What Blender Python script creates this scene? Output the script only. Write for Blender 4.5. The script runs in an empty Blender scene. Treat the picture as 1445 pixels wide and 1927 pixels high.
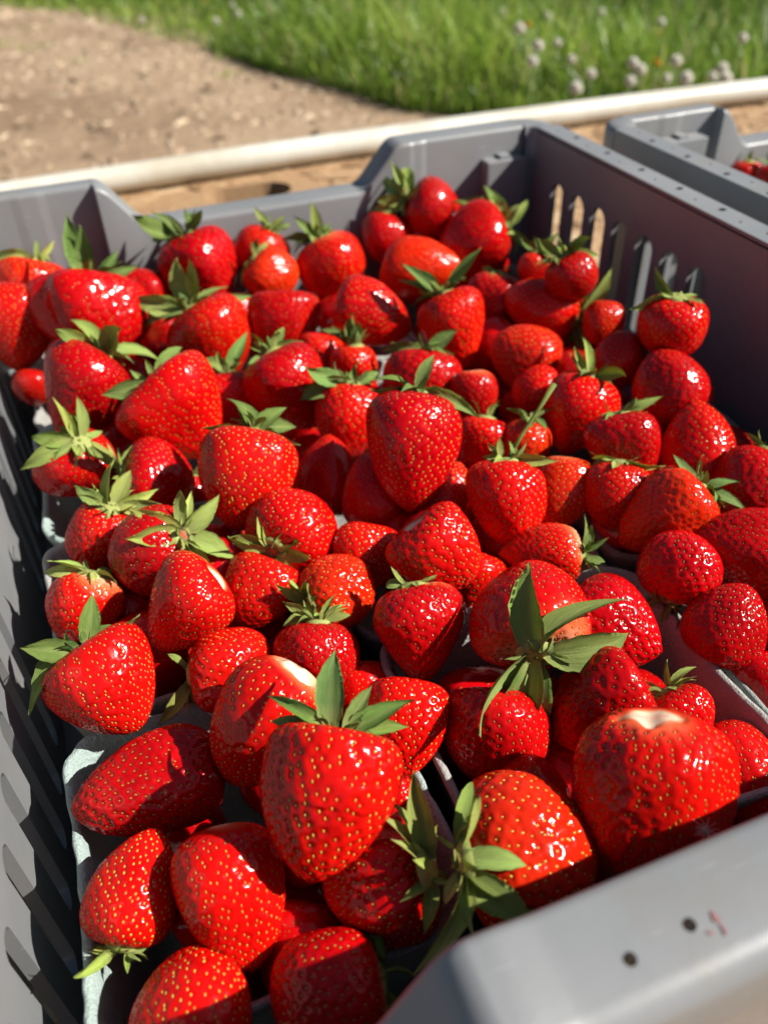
import bpy, bmesh, math, random
import numpy as np
from mathutils import Vector, Matrix

# ------------------------------------------------------------------ camera, sky, sun, exposure
scene = bpy.context.scene
COL = scene.collection
CAM = np.array([0.05334, -0.20541, 0.33133])
PITCH, YAW, ROLL, FPX = 0.693017, 0.341098, -0.038067, 1550.7
fwd = np.array([math.sin(YAW)*math.cos(PITCH), math.cos(YAW)*math.cos(PITCH), -math.sin(PITCH)])
rt = np.array([math.cos(YAW), -math.sin(YAW), 0.0]); up = np.cross(rt, fwd)
rt, up = rt*math.cos(ROLL)+up*math.sin(ROLL), -rt*math.sin(ROLL)+up*math.cos(ROLL)
cd = bpy.data.cameras.new('camera'); cam = bpy.data.objects.new('camera', cd); COL.objects.link(cam)
cd.sensor_fit = 'HORIZONTAL'; cd.sensor_width = 36.0; cd.lens = 36.0*FPX/1445.0
cd.clip_start = 0.01; cd.clip_end = 400.0
cd.dof.use_dof = True; cd.dof.focus_distance = 0.275; cd.dof.aperture_fstop = 12.5
m = Matrix.Identity(4)
for i in range(3):
    m[i][0], m[i][1], m[i][2], m[i][3] = rt[i], up[i], -fwd[i], CAM[i]
cam.matrix_world = m
scene.camera = cam

SUN = Vector((0.685, -0.335, 0.645)).normalized()
world = bpy.data.worlds.new('World'); scene.world = world; world.use_nodes = True
nt = world.node_tree; bg = nt.nodes['Background']
sky = nt.nodes.new('ShaderNodeTexSky'); sky.sky_type = 'NISHITA'; sky.sun_disc = False
sky.sun_elevation = math.asin(SUN.z); sky.sun_rotation = math.atan2(SUN.x, SUN.y)
nt.links.new(sky.outputs[0], bg.inputs[0]); bg.inputs[1].default_value = 0.04
sl = bpy.data.lights.new('sun', 'SUN'); sl.energy = 5.0; sl.angle = math.radians(0.53); sl.color = (1.0, 0.95, 0.87)
so = bpy.data.objects.new('sun', sl); COL.objects.link(so)
so.rotation_euler = SUN.to_track_quat('Z', 'Y').to_euler(); so.location = (2, -1, 3)
scene.view_settings.view_transform = 'Standard'; scene.view_settings.look = 'None'
scene.view_settings.exposure = 0.80; scene.view_settings.gamma = 1.0
scene.cycles.use_denoising = True
scene.cycles.max_bounces = 8

rng = np.random.default_rng(11); random.seed(11)

def ray(x, y):
    d = rt*(x-722.5)/FPX - up*(y-963.5)/FPX + fwd
    return d/np.linalg.norm(d)
def at_z(x, y, z):
    d = ray(x, y); return CAM + d*((z-CAM[2])/d[2])

# ------------------------------------------------------------------ helpers
def tag(o, label=None, cat=None, group=None, kind=None):
    if label: o['label'] = label
    if cat: o['category'] = cat
    if group: o['group'] = group
    if kind: o['kind'] = kind
    return o
def link(name, me, mat=None, parent=None, smooth=True):
    o = bpy.data.objects.new(name, me); COL.objects.link(o)
    if mat is not None and len(me.materials) == 0: me.materials.append(mat)
    if parent is not None: o.parent = parent
    return o
def empty(name, loc=(0, 0, 0)):
    o = bpy.data.objects.new(name, None); COL.objects.link(o); o.location = loc; o.empty_display_size = 0.01
    return o
def mesh_np(name, V, F, smooth=True):
    """V (n,3); F (m,k) array of equal-size faces"""
    V = np.asarray(V, np.float32); F = np.asarray(F, np.int32); k = F.shape[1]
    me = bpy.data.meshes.new(name)
    me.vertices.add(len(V)); me.vertices.foreach_set('co', V.ravel())
    me.loops.add(F.size); me.loops.foreach_set('vertex_index', F.ravel())
    me.polygons.add(len(F)); me.polygons.foreach_set('loop_start', np.arange(0, F.size, k, dtype=np.int32))
    me.polygons.foreach_set('use_smooth', np.full(len(F), smooth))
    me.update(calc_edges=True); return me
def mesh_poly(name, V, faces, smooth=False):
    me = bpy.data.meshes.new(name); me.from_pydata([tuple(map(float, v)) for v in V], [], faces)
    if smooth:
        for p in me.polygons: p.use_smooth = True
    me.update(); return me
def fattr(me, name, vals):
    a = me.attributes.new(name, 'FLOAT', 'POINT'); a.data.foreach_set('value', np.asarray(vals, np.float32))
def grid_faces(nu, nv, closed_u=False):
    mu = nu if closed_u else nu-1
    i, j = np.meshgrid(np.arange(mu), np.arange(nv-1), indexing='ij')
    i2 = (i+1) % nu
    return np.stack([i*nv+j, i2*nv+j, i2*nv+j+1, i*nv+j+1], -1).reshape(-1, 4)
def box_mesh(name, x0, x1, y0, y1, z0, z1, bev=0.0):
    bm = bmesh.new(); bmesh.ops.create_cube(bm, size=1.0)
    for v in bm.verts:
        v.co = Vector(((x0+x1)/2+v.co.x*(x1-x0), (y0+y1)/2+v.co.y*(y1-y0), (z0+z1)/2+v.co.z*(z1-z0)))
    if bev: bmesh.ops.bevel(bm, geom=bm.edges[:], offset=bev, segments=2, affect='EDGES', profile=0.6)
    me = bpy.data.meshes.new(name); bm.to_mesh(me); bm.free(); return me
def snoise(P, seed, freq, n=5):
    """cheap smooth pseudo-noise: sum of random plane waves, about -1..1"""
    r = np.random.default_rng(seed); out = np.zeros(len(P))
    for _ in range(n):
        k = r.normal(size=3); k *= freq/np.linalg.norm(k)*r.uniform(0.6, 1.4)
        out += np.sin(P@k + r.uniform(0, 6.28))
    return out/n*1.4

# ------------------------------------------------------------------ materials
def new_mat(name):
    mt = bpy.data.materials.new(name); mt.use_nodes = True
    return mt, mt.node_tree, mt.node_tree.nodes['Principled BSDF']
def N(nt, t, **kw):
    n = nt.nodes.new(t)
    for k, v in kw.items(): setattr(n, k, v)
    return n
def ramp(nt, stops):
    r = N(nt, 'ShaderNodeValToRGB'); e = r.color_ramp.elements
    e[0].position, e[0].color = stops[0][0], (*stops[0][1], 1)
    e[1].position, e[1].color = stops[-1][0], (*stops[-1][1], 1)
    for p, c in stops[1:-1]:
        x = e.new(p); x.color = (*c, 1)
    return r
def noise(nt, scale, detail=4, rough=0.55, coord='Object', vec_scale=None):
    tc = N(nt, 'ShaderNodeTexCoord'); n = N(nt, 'ShaderNodeTexNoise')
    n.inputs['Scale'].default_value = scale; n.inputs['Detail'].default_value = detail; n.inputs['Roughness'].default_value = rough
    if vec_scale:
        mp = N(nt, 'ShaderNodeMapping'); mp.inputs['Scale'].default_value = vec_scale
        nt.links.new(tc.outputs[coord], mp.inputs[0]); nt.links.new(mp.outputs[0], n.inputs['Vector'])
    else: nt.links.new(tc.outputs[coord], n.inputs['Vector'])
    return n
def bump(nt, src, bsdf, strength, dist):
    b = N(nt, 'ShaderNodeBump'); b.inputs['Strength'].default_value = strength; b.inputs['Distance'].default_value = dist
    nt.links.new(src, b.inputs['Height']); nt.links.new(b.outputs[0], bsdf.inputs['Normal']); return b
def mix(nt, fac, a, b, blend='MIX'):
    n = N(nt, 'ShaderNodeMix', data_type='RGBA', blend_type=blend)
    for s, v in ((n.inputs[0], fac), (n.inputs[6], a), (n.inputs[7], b)):
        if hasattr(v, 'is_output'): nt.links.new(v, s)
        elif isinstance(v, (int, float)): s.default_value = v
        else: s.default_value = (*v, 1)
    return n.outputs[2]

# strawberry skin
M_flesh, t, b = new_mat('strawberry_flesh')
oi = N(t, 'ShaderNodeObjectInfo'); pa = N(t, 'ShaderNodeAttribute', attribute_name='pale')
n1 = noise(t, 60, 3); n2 = noise(t, 900, 2)
c = mix(t, 1.0, oi.outputs['Color'], mix(t, n1.outputs[0], (0.55, 0.35, 0.6), (1.4, 2.2, 1.3)), 'MULTIPLY')
pr = ramp(t, [(0.0, (0, 0, 0)), (1.0, (1, 1, 1))]); t.links.new(pa.outputs['Fac'], pr.inputs[0])
pc = ramp(t, [(0.0, (0.60, 0.012, 0.006)), (0.45, (0.66, 0.10, 0.035)), (0.8, (0.74, 0.45, 0.27)), (1.0, (0.78, 0.62, 0.45))])
t.links.new(pa.outputs['Fac'], pc.inputs[0])
sm = N(t, 'ShaderNodeMapRange'); sm.inputs[1].default_value = 0.02; sm.inputs[2].default_value = 0.4; t.links.new(pa.outputs['Fac'], sm.inputs[0])
c = mix(t, sm.outputs[0], c, pc.outputs[0])
t.links.new(c, b.inputs['Base Color'])
rr = N(t, 'ShaderNodeMapRange'); rr.inputs[3].default_value = 0.08; rr.inputs[4].default_value = 0.21
t.links.new(n1.outputs[0], rr.inputs[0]); t.links.new(rr.outputs[0], b.inputs['Roughness'])
b.inputs['Specular IOR Level'].default_value = 0.38; b.inputs['Subsurface Weight'].default_value = 0.28; b.inputs['Subsurface Radius'].default_value = (1.0, 0.12, 0.06)
b.inputs['Subsurface Scale'].default_value = 0.005; b.inputs['IOR'].default_value = 1.42
bump(t, n2.outputs[0], b, 0.14, 0.0004)
# seeds
M_seed, t, b = new_mat('strawberry_seed')
oi = N(t, 'ShaderNodeObjectInfo'); n1 = noise(t, 420, 1)
t.links.new(mix(t, 1.0, oi.outputs['Color'], mix(t, n1.outputs[0], (0.2, 0.14, 0.2), (1.75, 1.75, 1.4)), 'MULTIPLY'), b.inputs['Base Color'])
b.inputs['Roughness'].default_value = 0.2
# sepals and stems
M_leaf, t, b = new_mat('sepal_green')
oi = N(t, 'ShaderNodeObjectInfo'); va = N(t, 'ShaderNodeAttribute', attribute_name='vein'); ba = N(t, 'ShaderNodeAttribute', attribute_name='along')
n1 = noise(t, 160, 4)
geo = N(t, 'ShaderNodeNewGeometry')
c = mix(t, 1.0, oi.outputs['Color'], mix(t, n1.outputs[0], (0.6, 0.65, 0.5), (1.35, 1.3, 1.25)), 'MULTIPLY')
c = mix(t, va.outputs['Fac'], c, (0.34, 0.42, 0.14))
bs = ramp(t, [(0.0, (1, 1, 1)), (0.3, (0, 0, 0)), (0.9, (0, 0, 0)), (1.0, (0.4, 0.4, 0.4))]); t.links.new(ba.outputs['Fac'], bs.inputs[0])
c = mix(t, bs.outputs[0], c, (0.42, 0.46, 0.16))
la = N(t, 'ShaderNodeAttribute', attribute_name='lateral'); cb = N(t, 'ShaderNodeCombineXYZ')
t.links.new(la.outputs['Fac'], cb.inputs[0]); t.links.new(ba.outputs['Fac'], cb.inputs[1]); t.links.new(oi.outputs['Random'], cb.inputs[2])
mp = N(t, 'ShaderNodeMapping'); mp.inputs['Scale'].default_value = (7, 2.2, 40); t.links.new(cb.outputs[0], mp.inputs[0])
vn = N(t, 'ShaderNodeTexNoise'); vn.inputs['Scale'].default_value = 1.6; vn.inputs['Detail'].default_value = 5; t.links.new(mp.outputs[0], vn.inputs['Vector'])
c = mix(t, 1.0, c, mix(t, vn.outputs[0], (0.55, 0.6, 0.55), (1.45, 1.4, 1.35)), 'MULTIPLY')
t.links.new(c, b.inputs['Base Color']); b.inputs['Roughness'].default_value = 0.62; b.inputs['Specular IOR Level'].default_value = 0.3
ad = N(t, 'ShaderNodeMath', operation='ADD'); t.links.new(n1.outputs[0], ad.inputs[0]); t.links.new(vn.outputs[0], ad.inputs[1])
bump(t, ad.outputs[0], b, 0.6, 0.0007)
tr = N(t, 'ShaderNodeBsdfTranslucent'); t.links.new(c, tr.inputs[0])
ms = N(t, 'ShaderNodeMixShader'); ms.inputs[0].default_value = 0.38
t.links.new(b.outputs[0], ms.inputs[1]); t.links.new(tr.outputs[0], ms.inputs[2])
t.links.new(ms.outputs[0], t.nodes['Material Output'].inputs[0])
# crate plastic
M_plastic, t, b = new_mat('grey_plastic')
n1 = noise(t, 14, 5); n2 = noise(t, 350, 3); n3 = noise(t, 60, 6, 0.7)
r = ramp(t, [(0.3, (0.175, 0.183, 0.19)), (0.7, (0.22, 0.226, 0.232))]); t.links.new(n1.outputs[0], r.inputs[0])
sp = ramp(t, [(0.70, (0, 0, 0)), (0.78, (1, 1, 1))]); t.links.new(n3.outputs[0], sp.inputs[0])
n4 = noise(t, 26, 6, 0.75); dr = ramp(t, [(0.52, (0, 0, 0)), (0.75, (0.55, 0.55, 0.55))]); t.links.new(n4.outputs[0], dr.inputs[0])
n5 = noise(t, 60, 3, 0.6, vec_scale=(1, 14, 3)); sc5 = ramp(t, [(0.66, (0, 0, 0)), (0.72, (0.5, 0.5, 0.5))]); t.links.new(n5.outputs[0], sc5.inputs[0])
c = mix(t, sp.outputs[0], r.outputs[0], (0.36, 0.34, 0.31)); c = mix(t, dr.outputs[0], c, (0.20, 0.175, 0.145)); c = mix(t, sc5.outputs[0], c, (0.34, 0.345, 0.35))
t.links.new(c, b.inputs['Base Color'])
rr = N(t, 'ShaderNodeMapRange'); rr.inputs[3].default_value = 0.30; rr.inputs[4].default_value = 0.5
t.links.new(n3.outputs[0], rr.inputs[0]); t.links.new(rr.outputs[0], b.inputs['Roughness'])
bump(t, n2.outputs[0], b, 0.10, 0.0004)
# moulded pulp
M_pulp, t, b = new_mat('moulded_pulp')
oi = N(t, 'ShaderNodeObjectInfo'); n1 = noise(t, 90, 6, 0.7); n2 = noise(t, 700, 4, 0.7)
c = mix(t, 1.0, oi.outputs['Color'], mix(t, n1.outputs[0], (0.72, 0.74, 0.74), (1.2, 1.18, 1.15)), 'MULTIPLY')
t.links.new(c, b.inputs['Base Color']); b.inputs['Roughness'].default_value = 0.9
b.inputs['Specular IOR Level'].default_value = 0.15
bump(t, n2.outputs[0], b, 0.9, 0.0022)
# OSB flakes
M_osb, t, b = new_mat('strand_board')
fa = N(t, 'ShaderNodeAttribute', attribute_name='tone'); n1 = noise(t, 220, 5, 0.6, vec_scale=(1, 0.25, 1))
r = ramp(t, [(0.0, (0.19, 0.105, 0.05)), (0.45, (0.37, 0.23, 0.12)), (0.8, (0.47, 0.32, 0.18)), (1.0, (0.56, 0.41, 0.26))])
t.links.new(fa.outputs['Fac'], r.inputs[0])
t.links.new(mix(t, 1.0, r.outputs[0], mix(t, n1.outputs[0], (0.6, 0.56, 0.5), (1.25, 1.25, 1.25)), 'MULTIPLY'), b.inputs['Base Color'])
b.inputs['Roughness'].default_value = 0.8; bump(t, n1.outputs[0], b, 0.4, 0.001)
# pipe
M_pipe, t, b = new_mat('white_pipe')
n1 = noise(t, 9, 5, 0.65); r = ramp(t, [(0.35, (0.46, 0.42, 0.33)), (0.6, (0.60, 0.58, 0.51))]); t.links.new(n1.outputs[0], r.inputs[0])
t.links.new(r.outputs[0], b.inputs['Base Color']); b.inputs['Roughness'].default_value = 0.38
# dirt
M_dirt, t, b = new_mat('dry_dirt')
n1 = noise(t, 1.6, 6, 0.62); n2 = noise(t, 22, 6, 0.7); n3 = noise(t, 5, 3)
r = ramp(t, [(0.3, (0.24, 0.155, 0.09)), (0.5, (0.37, 0.26, 0.165)), (0.7, (0.47, 0.35, 0.235))]); t.links.new(n1.outputs[0], r.inputs[0])
c = mix(t, 1.0, r.outputs[0], mix(t, n2.outputs[0], (0.55, 0.53, 0.5), (1.45, 1.43, 1.4)), 'MULTIPLY')
t.links.new(c, b.inputs['Base Color']); b.inputs['Roughness'].default_value = 0.95
bump(t, n2.outputs[0], b, 0.9, 0.03)
# loose litter on the dirt
M_litter, t, b = new_mat('straw_litter')
fa = N(t, 'ShaderNodeAttribute', attribute_name='tone')
r = ramp(t, [(0.0, (0.13, 0.09, 0.055)), (0.5, (0.36, 0.26, 0.17)), (1.0, (0.60, 0.48, 0.34))]); t.links.new(fa.outputs['Fac'], r.inputs[0])
t.links.new(r.outputs[0], b.inputs['Base Color']); b.inputs['Roughness'].default_value = 0.9
# grass
M_grass, t, b = new_mat('grass_blade')
fa = N(t, 'ShaderNodeAttribute', attribute_name='tone')
r = ramp(t, [(0.0, (0.05, 0.11, 0.014)), (0.4, (0.20, 0.33, 0.04)), (0.75, (0.38, 0.50, 0.085)), (0.93, (0.46, 0.50, 0.14)), (1.0, (0.55, 0.47, 0.24))])
t.links.new(fa.outputs['Fac'], r.inputs[0]); t.links.new(r.outputs[0], b.inputs['Base Color']); b.inputs['Roughness'].default_value = 0.4
tr = N(t, 'ShaderNodeBsdfTranslucent'); t.links.new(r.outputs[0], tr.inputs[0])
ms = N(t, 'ShaderNodeMixShader'); ms.inputs[0].default_value = 0.5
t.links.new(b.outputs[0], ms.inputs[1]); t.links.new(tr.outputs[0], ms.inputs[2]); t.links.new(ms.outputs[0], t.nodes['Material Output'].inputs[0])
def plain(name, col, rough=0.7):
    mt, t, b = new_mat(name); n1 = noise(t, 300, 3)
    lo = tuple(x*0.8 for x in col); hi = tuple(min(1, x*1.15) for x in col)
    r = ramp(t, [(0.3, lo), (0.7, hi)]); t.links.new(n1.outputs[0], r.inputs[0]); t.links.new(r.outputs[0], b.inputs['Base Color'])
    b.inputs['Roughness'].default_value = rough; return mt
M_fluff = plain('dandelion_fluff', (0.86, 0.84, 0.78), 0.9)
t = M_fluff.node_tree; tr = N(t, 'ShaderNodeBsdfTranslucent'); tr.inputs[0].default_value = (0.9, 0.88, 0.82, 1)
ms = N(t, 'ShaderNodeMixShader'); ms.inputs[0].default_value = 0.5
t.links.new(t.nodes['Principled BSDF'].outputs[0], ms.inputs[1]); t.links.new(tr.outputs[0], ms.inputs[2]); t.links.new(ms.outputs[0], t.nodes['Material Output'].inputs[0])
M_petal = plain('dandelion_petal', (0.78, 0.52, 0.02), 0.6)
M_stalk = plain('green_stalk', (0.16, 0.24, 0.07), 0.5)
M_beam = plain('rough_beam', (0.24, 0.165, 0.10), 0.9)
M_stain = plain('red_juice_stain', (0.25, 0.11, 0.105), 0.45)

# ------------------------------------------------------------------ ground, litter, grass
GZ = -0.45
n = 120
gx = np.linspace(-1, 1, n); gx = np.sign(gx)*np.abs(gx)**3*160; gy = gx+3.0
X, Y = np.meshgrid(gx, gy, indexing='ij'); P = np.stack([X.ravel(), Y.ravel(), np.zeros(n*n)], 1)
P[:, 2] = GZ + 0.012*snoise(P, 3, 1.7) + 0.008*snoise(P, 4, 5.0)
g = link('ground', mesh_np('ground', P, grid_faces(n, n)), M_dirt); tag(g, kind='structure')
edge = np.array([[-3.5, 9.5], [-0.4, 6.5], [0.36, 5.7], [0.80, 4.45], [0.98, 3.75], [1.12, 3.3], [1.30, 2.72], [1.75, 2.25], [3.0, 1.9], [7, 1.7]])
def edge_x(y): return np.interp(-y, -edge[:, 1], edge[:, 0])
# chips and straw bits
k = 9000
px = rng.uniform(-4, 2.6, k); py = rng.uniform(0.9, 8, k)
L = rng.uniform(0.008, 0.045, k)*rng.choice([1, 1, 1, 2.0], k); W = rng.uniform(0.003, 0.02, k); a = rng.uniform(0, math.pi, k)
dx, dy = np.cos(a), np.sin(a); hz = rng.uniform(0.003, 0.018, k)
base = np.stack([px, py, np.full(k, GZ)+0.012*snoise(np.stack([px, py, 0*px], 1), 3, 1.7)+0.008*snoise(np.stack([px, py, 0*px], 1), 4, 5.0)], 1)
V = np.zeros((k, 5, 3))
for q, (u, v) in enumerate(((-1, -1), (1, -1), (1, 1), (-1, 1))):
    V[:, q, 0] = base[:, 0]+dx*u*L/2-dy*v*W/2; V[:, q, 1] = base[:, 1]+dy*u*L/2+dx*v*W/2; V[:, q, 2] = base[:, 2]+0.0005
V[:, 4] = base; V[:, 4, 2] += hz
ix = (np.arange(k)*5)[:, None]
F = np.concatenate([ix+np.array([[0, 1, 4]]), ix+np.array([[1, 2, 4]]), ix+np.array([[2, 3, 4]]), ix+np.array([[3, 0, 4]])])
me = mesh_np('litter', V.reshape(-1, 3), F, False); fattr(me, 'tone', np.repeat(rng.uniform(0, 1, k), 5))
tag(link('straw_litter', me, M_litter), 'scattered straw bits and wood chips lying on the dry dirt', 'litter', kind='stuff')

def blades(name, px, py, h, w, tone, lean, label):
    k = len(px); a = rng.uniform(0, 2*math.pi, k); la = rng.uniform(0, 2*math.pi, k)
    V = np.zeros((k, 7, 3))
    for lv, (s, ww) in enumerate(((0, 1.0), (0.42, 0.95), (0.75, 0.6))):
        off = lean*h*s**2
        for sd in (0, 1):
            q = lv*2+sd; sg = (sd-0.5)*ww*w
            V[:, q, 0] = px+np.cos(la)*off+np.cos(a)*sg; V[:, q, 1] = py+np.sin(la)*off+np.sin(a)*sg; V[:, q, 2] = GZ-0.01+h*s*(1-0.25*lean*s)
    V[:, 6, 0] = px+np.cos(la)*lean*h; V[:, 6, 1] = py+np.sin(la)*lean*h; V[:, 6, 2] = GZ-0.01+h*(1-0.25*lean)
    i = (np.arange(k)*7)[:, None]
    F = np.concatenate([i+np.array([[a_, b_, c_]]) for a_, b_, c_ in ((0, 1, 3), (0, 3, 2), (2, 3, 5), (2, 5, 4), (4, 5, 6))])
    me = mesh_np(name, V.reshape(-1, 3), F); fattr(me, 'tone', np.repeat(tone, 7))
    return tag(link(name, me, M_grass), label, 'grass', kind='stuff')
k = 84000
py = 1.6+(rng.uniform(0, 1, k)**1.5)*9.5; px = edge_x(py)+rng.uniform(0, 1, k)**1.5*5.2-0.05
P2 = np.stack([px, py, 0*px], 1); cl = snoise(P2, 8, 5.0); cl2 = snoise(P2, 9, 1.6)
dist = px-edge_x(py)
keep = (cl+0.7*rng.normal(size=k) > -0.75) & (px < 6.5)
turf = (py > 4.2) & (dist < 0.9)
h = (0.17+0.2*rng.uniform(0, 1, k)**1.5+0.08*cl2+0.07*cl)*np.clip(0.45+dist*2.2, 0.3, 1.0)
h = np.where(turf, h*np.clip(0.32+(dist-0.25)*0.9, 0.3, 1), h)
tone = np.clip(0.42+0.32*cl+0.26*cl2+0.2*rng.normal(size=k), 0, 0.95); tone = np.where(rng.uniform(0, 1, k) < 0.05, 1.0, tone)
k2 = 9000                                            # short turf where the verge thins out towards the track
y2 = rng.uniform(3.9, 8.0, k2); x2 = edge_x(y2)-0.12+rng.uniform(0, 1, k2)*1.3
px, py = np.concatenate([px, x2]), np.concatenate([py, y2]); h = np.concatenate([h, rng.uniform(0.03, 0.11, k2)])
tone = np.concatenate([tone, np.clip(rng.normal(0.5, 0.2, k2), 0, 1)]); keep = np.concatenate([keep, rng.uniform(0, 1, k2) < np.clip((x2-edge_x(y2)+0.15)*4, 0, 1)])
s = keep
blades('grass', px[s], py[s], h[s], rng.uniform(0.0035, 0.010, s.sum())*np.where(rng.uniform(0, 1, s.sum()) < 0.05, 3.0, 1.0), tone[s], rng.uniform(0.1, 0.75, s.sum()), 'tall green grass growing along the edge of the dirt track')
k = 500
c0 = rng.integers(0, 14, k); cxs = rng.uniform(-1.6, 1.1, 14); cys = rng.uniform(1.8, 5.5, 14); cxs[0], cys[0] = -0.55, 4.6
px = cxs[c0]+rng.normal(size=k)*0.05; py = cys[c0]+rng.normal(size=k)*0.04
blades('grass_tuft', px, py, rng.uniform(0.015, 0.04, k), rng.uniform(0.002, 0.005, k), np.clip(0.5+0.2*rng.normal(size=k), 0, 1), rng.uniform(0.4, 0.9, k), 'tiny sparse grass tufts sprouting in the bare dirt')

# dandelions
def ball_mesh(name, r, cnt, petal, flat=1.0):
    V, F = [], []
    for q in range(cnt):
        z = 1-2*(q+0.5)/cnt; ph = q*2.39996
        d = np.array([math.sqrt(1-z*z)*math.cos(ph), math.sqrt(1-z*z)*math.sin(ph), z*flat])
        if flat < 1 and z < -0.1: continue
        u = np.cross(d, [0.3, 0.5, 0.8]); u /= np.linalg.norm(u); w = np.cross(d, u); rr_ = r*rng.uniform(0.85, 1.05)
        i0 = len(V); V.append(d*rr_*0.15)
        for e in range(5): V.append(d*rr_+(u*math.cos(e*1.2566)+w*math.sin(e*1.2566))*petal)
        F += [(i0, i0+1+e, i0+1+(e+1) % 5) for e in range(5)]
    return mesh_np(name, np.array(V), np.array(F), False)
ME_clock = ball_mesh('seed_head', 0.0145, 90, 0.0036); ME_flower = ball_mesh('flower_head', 0.015, 60, 0.004, 0.5)
def tube(name, pts, rad, seg=8):
    pts = np.asarray(pts, float); rad = np.broadcast_to(rad, len(pts)); V = []
    for q in range(len(pts)):
        d = pts[min(q+1, len(pts)-1)]-pts[max(q-1, 0)]; d /= np.linalg.norm(d)
        u = np.cross(d, [0.13, 0.9, 0.41]); u /= np.linalg.norm(u); w = np.cross(d, u)
        for e in range(seg): V.append(pts[q]+(u*math.cos(e*2*math.pi/seg)+w*math.sin(e*2*math.pi/seg))*rad[q])
    V = np.array(V).reshape(len(pts), seg, 3).transpose(1, 0, 2).reshape(-1, 3)
    np_ = len(pts); F = grid_faces(seg, np_, True).tolist()
    F += [[e*np_ for e in range(seg)][::-1], [e*np_+np_-1 for e in range(seg)]]
    return mesh_poly(name, V, F, True)
clocks = [(945, 23), (978, 52), (1013, 85), (1049, 79), (1002, 114), (1112, 138), (1205, 129), (1131, 22), (1244, 41), (1272, 113), (1291, 146), (1398, 70), (1340, 143), (1365, 146), (1186, 151), (1360, 128), (1254, 146), (1084, 165), (1192, 118), (437, 8), (447, 25), (407, 38), (268, 36), (585, 25), (562, 52), (1030, 30), (1075, 110)]
flowers = [(991, 48), (1236, 117), (1241, 63), (385, 4)]
for lst, head, yel in ((clocks, ME_clock, False), (flowers, ME_flower, True)):
    for q, (x, y) in enumerate(lst):
        hgt = rng.uniform(0.2, 0.3) if x > 620 else 0.09
        p = at_z(x, y, GZ+hgt)
        r_ = empty('dandelion', (p[0]+rng.uniform(-.02, .02), p[1], GZ))
        tag(r_, 'yellow dandelion in bloom among the tall grass' if yel else 'white dandelion seed clock standing in the grass', 'dandelion', 'yellow dandelions in the grass' if yel else 'dandelion clocks in the grass')
        st = link('stem', tube('stem', [(0, 0, 0), (0.004, 0.003, hgt*0.5), (p[0]-r_.location.x, 0, hgt)], 0.0022, 6), M_stalk, r_)
        hd = link('flower_head' if yel else 'seed_head', head, M_petal if yel else M_fluff, r_); hd.location = (p[0]-r_.location.x, 0, hgt)
        hd.rotation_euler = (rng.uniform(-.3, .3)+(0.5 if yel else 0), rng.uniform(-.3, .3), rng.uniform(0, 6)); s_ = rng.uniform(0.85, 1.15); hd.scale = (s_, s_, s_)

# ------------------------------------------------------------------ panels with rounded slots (u,v plane extruded by thickness)
def slot_panel(name, u0, u1, v0, v1, slots, th, fn):
    """slots: (uc, width, vbottom, vtop) sorted by uc; fn(u, v, w) -> xyz with w in 0..th"""
    key, V2 = {}, []
    def vi(u, v):
        q = (round(u, 6), round(v, 6))
        if q not in key: key[q] = len(V2); V2.append(q)
        return key[q]
    polys = []; cur = u0; left_v = [v0, v1]
    for uc, w, vb, vt in slots:
        a_, b_ = uc-w/2, uc+w/2; r_ = w/2; S = 8
        arc_t = [(uc-r_*math.cos(math.pi*s/S), vt-r_+r_*math.sin(math.pi*s/S)) for s in range(S+1)]
        arc_b = [(uc-r_*math.cos(math.pi*s/S), vb+r_-r_*math.sin(math.pi*s/S)) for s in range(S+1)]
        rv = [v0, vb+r_] + ([vt-r_] if vt-r_ > vb+r_+1e-7 else []) + [v1]
        polys.append([vi(cur, v) for v in left_v[::-1]] + [vi(a_, v) for v in rv])
        polys.append([vi(a_, v0), vi(b_, v0)] + [vi(*p) for p in arc_b[::-1]])
        polys.append([vi(*p) for p in arc_t] + [vi(b_, v1), vi(a_, v1)])
        cur = b_; left_v = rv
    polys.append([vi(cur, v) for v in left_v[::-1]] + [vi(u1, v0), vi(u1, v1)])
    n = len(V2); V = [fn(u, v, 0) for u, v in V2] + [fn(u, v, th) for u, v in V2]
    F = [p for p in polys] + [[i+n for i in p[::-1]] for p in polys]
    cnt = {}
    for p in polys:
        for i, j in zip(p, p[1:]+p[:1]): cnt[(i, j)] = 1
    for (i, j) in cnt:
        if (j, i) not in cnt: F.append([j, i, i+n, j+n])
    me = mesh_poly(name, V, F); bm = bmesh.new(); bm.from_mesh(me)
    bmesh.ops.recalc_face_normals(bm, faces=bm.faces[:]); bm.to_mesh(me); bm.free(); return me

# ------------------------------------------------------------------ wagon bed: strand board with flakes, pipe, beam
hole_a, hole_b = at_z(398, 384, 0), at_z(524, 346, 0)
hy = (hole_a[1]+hole_b[1])/2
me = slot_panel('strand_board', -1.3, 0.93, -1.6, 2.6, [(hy+0.004, 0.056, hole_a[0]-0.004, hole_b[0]+0.012)], 0.03, lambda u, v, w: (v, u, -w))
fattr(me, 'tone', np.full(len(me.vertices), 0.42))
board = link('strand_board', me, M_osb); tag(board, 'flat tan strand board wagon bed under the crates', 'board')
k = 12000
px = rng.uniform(-1.0, 1.6, k); py = rng.uniform(-0.6, 0.925, k)
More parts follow.
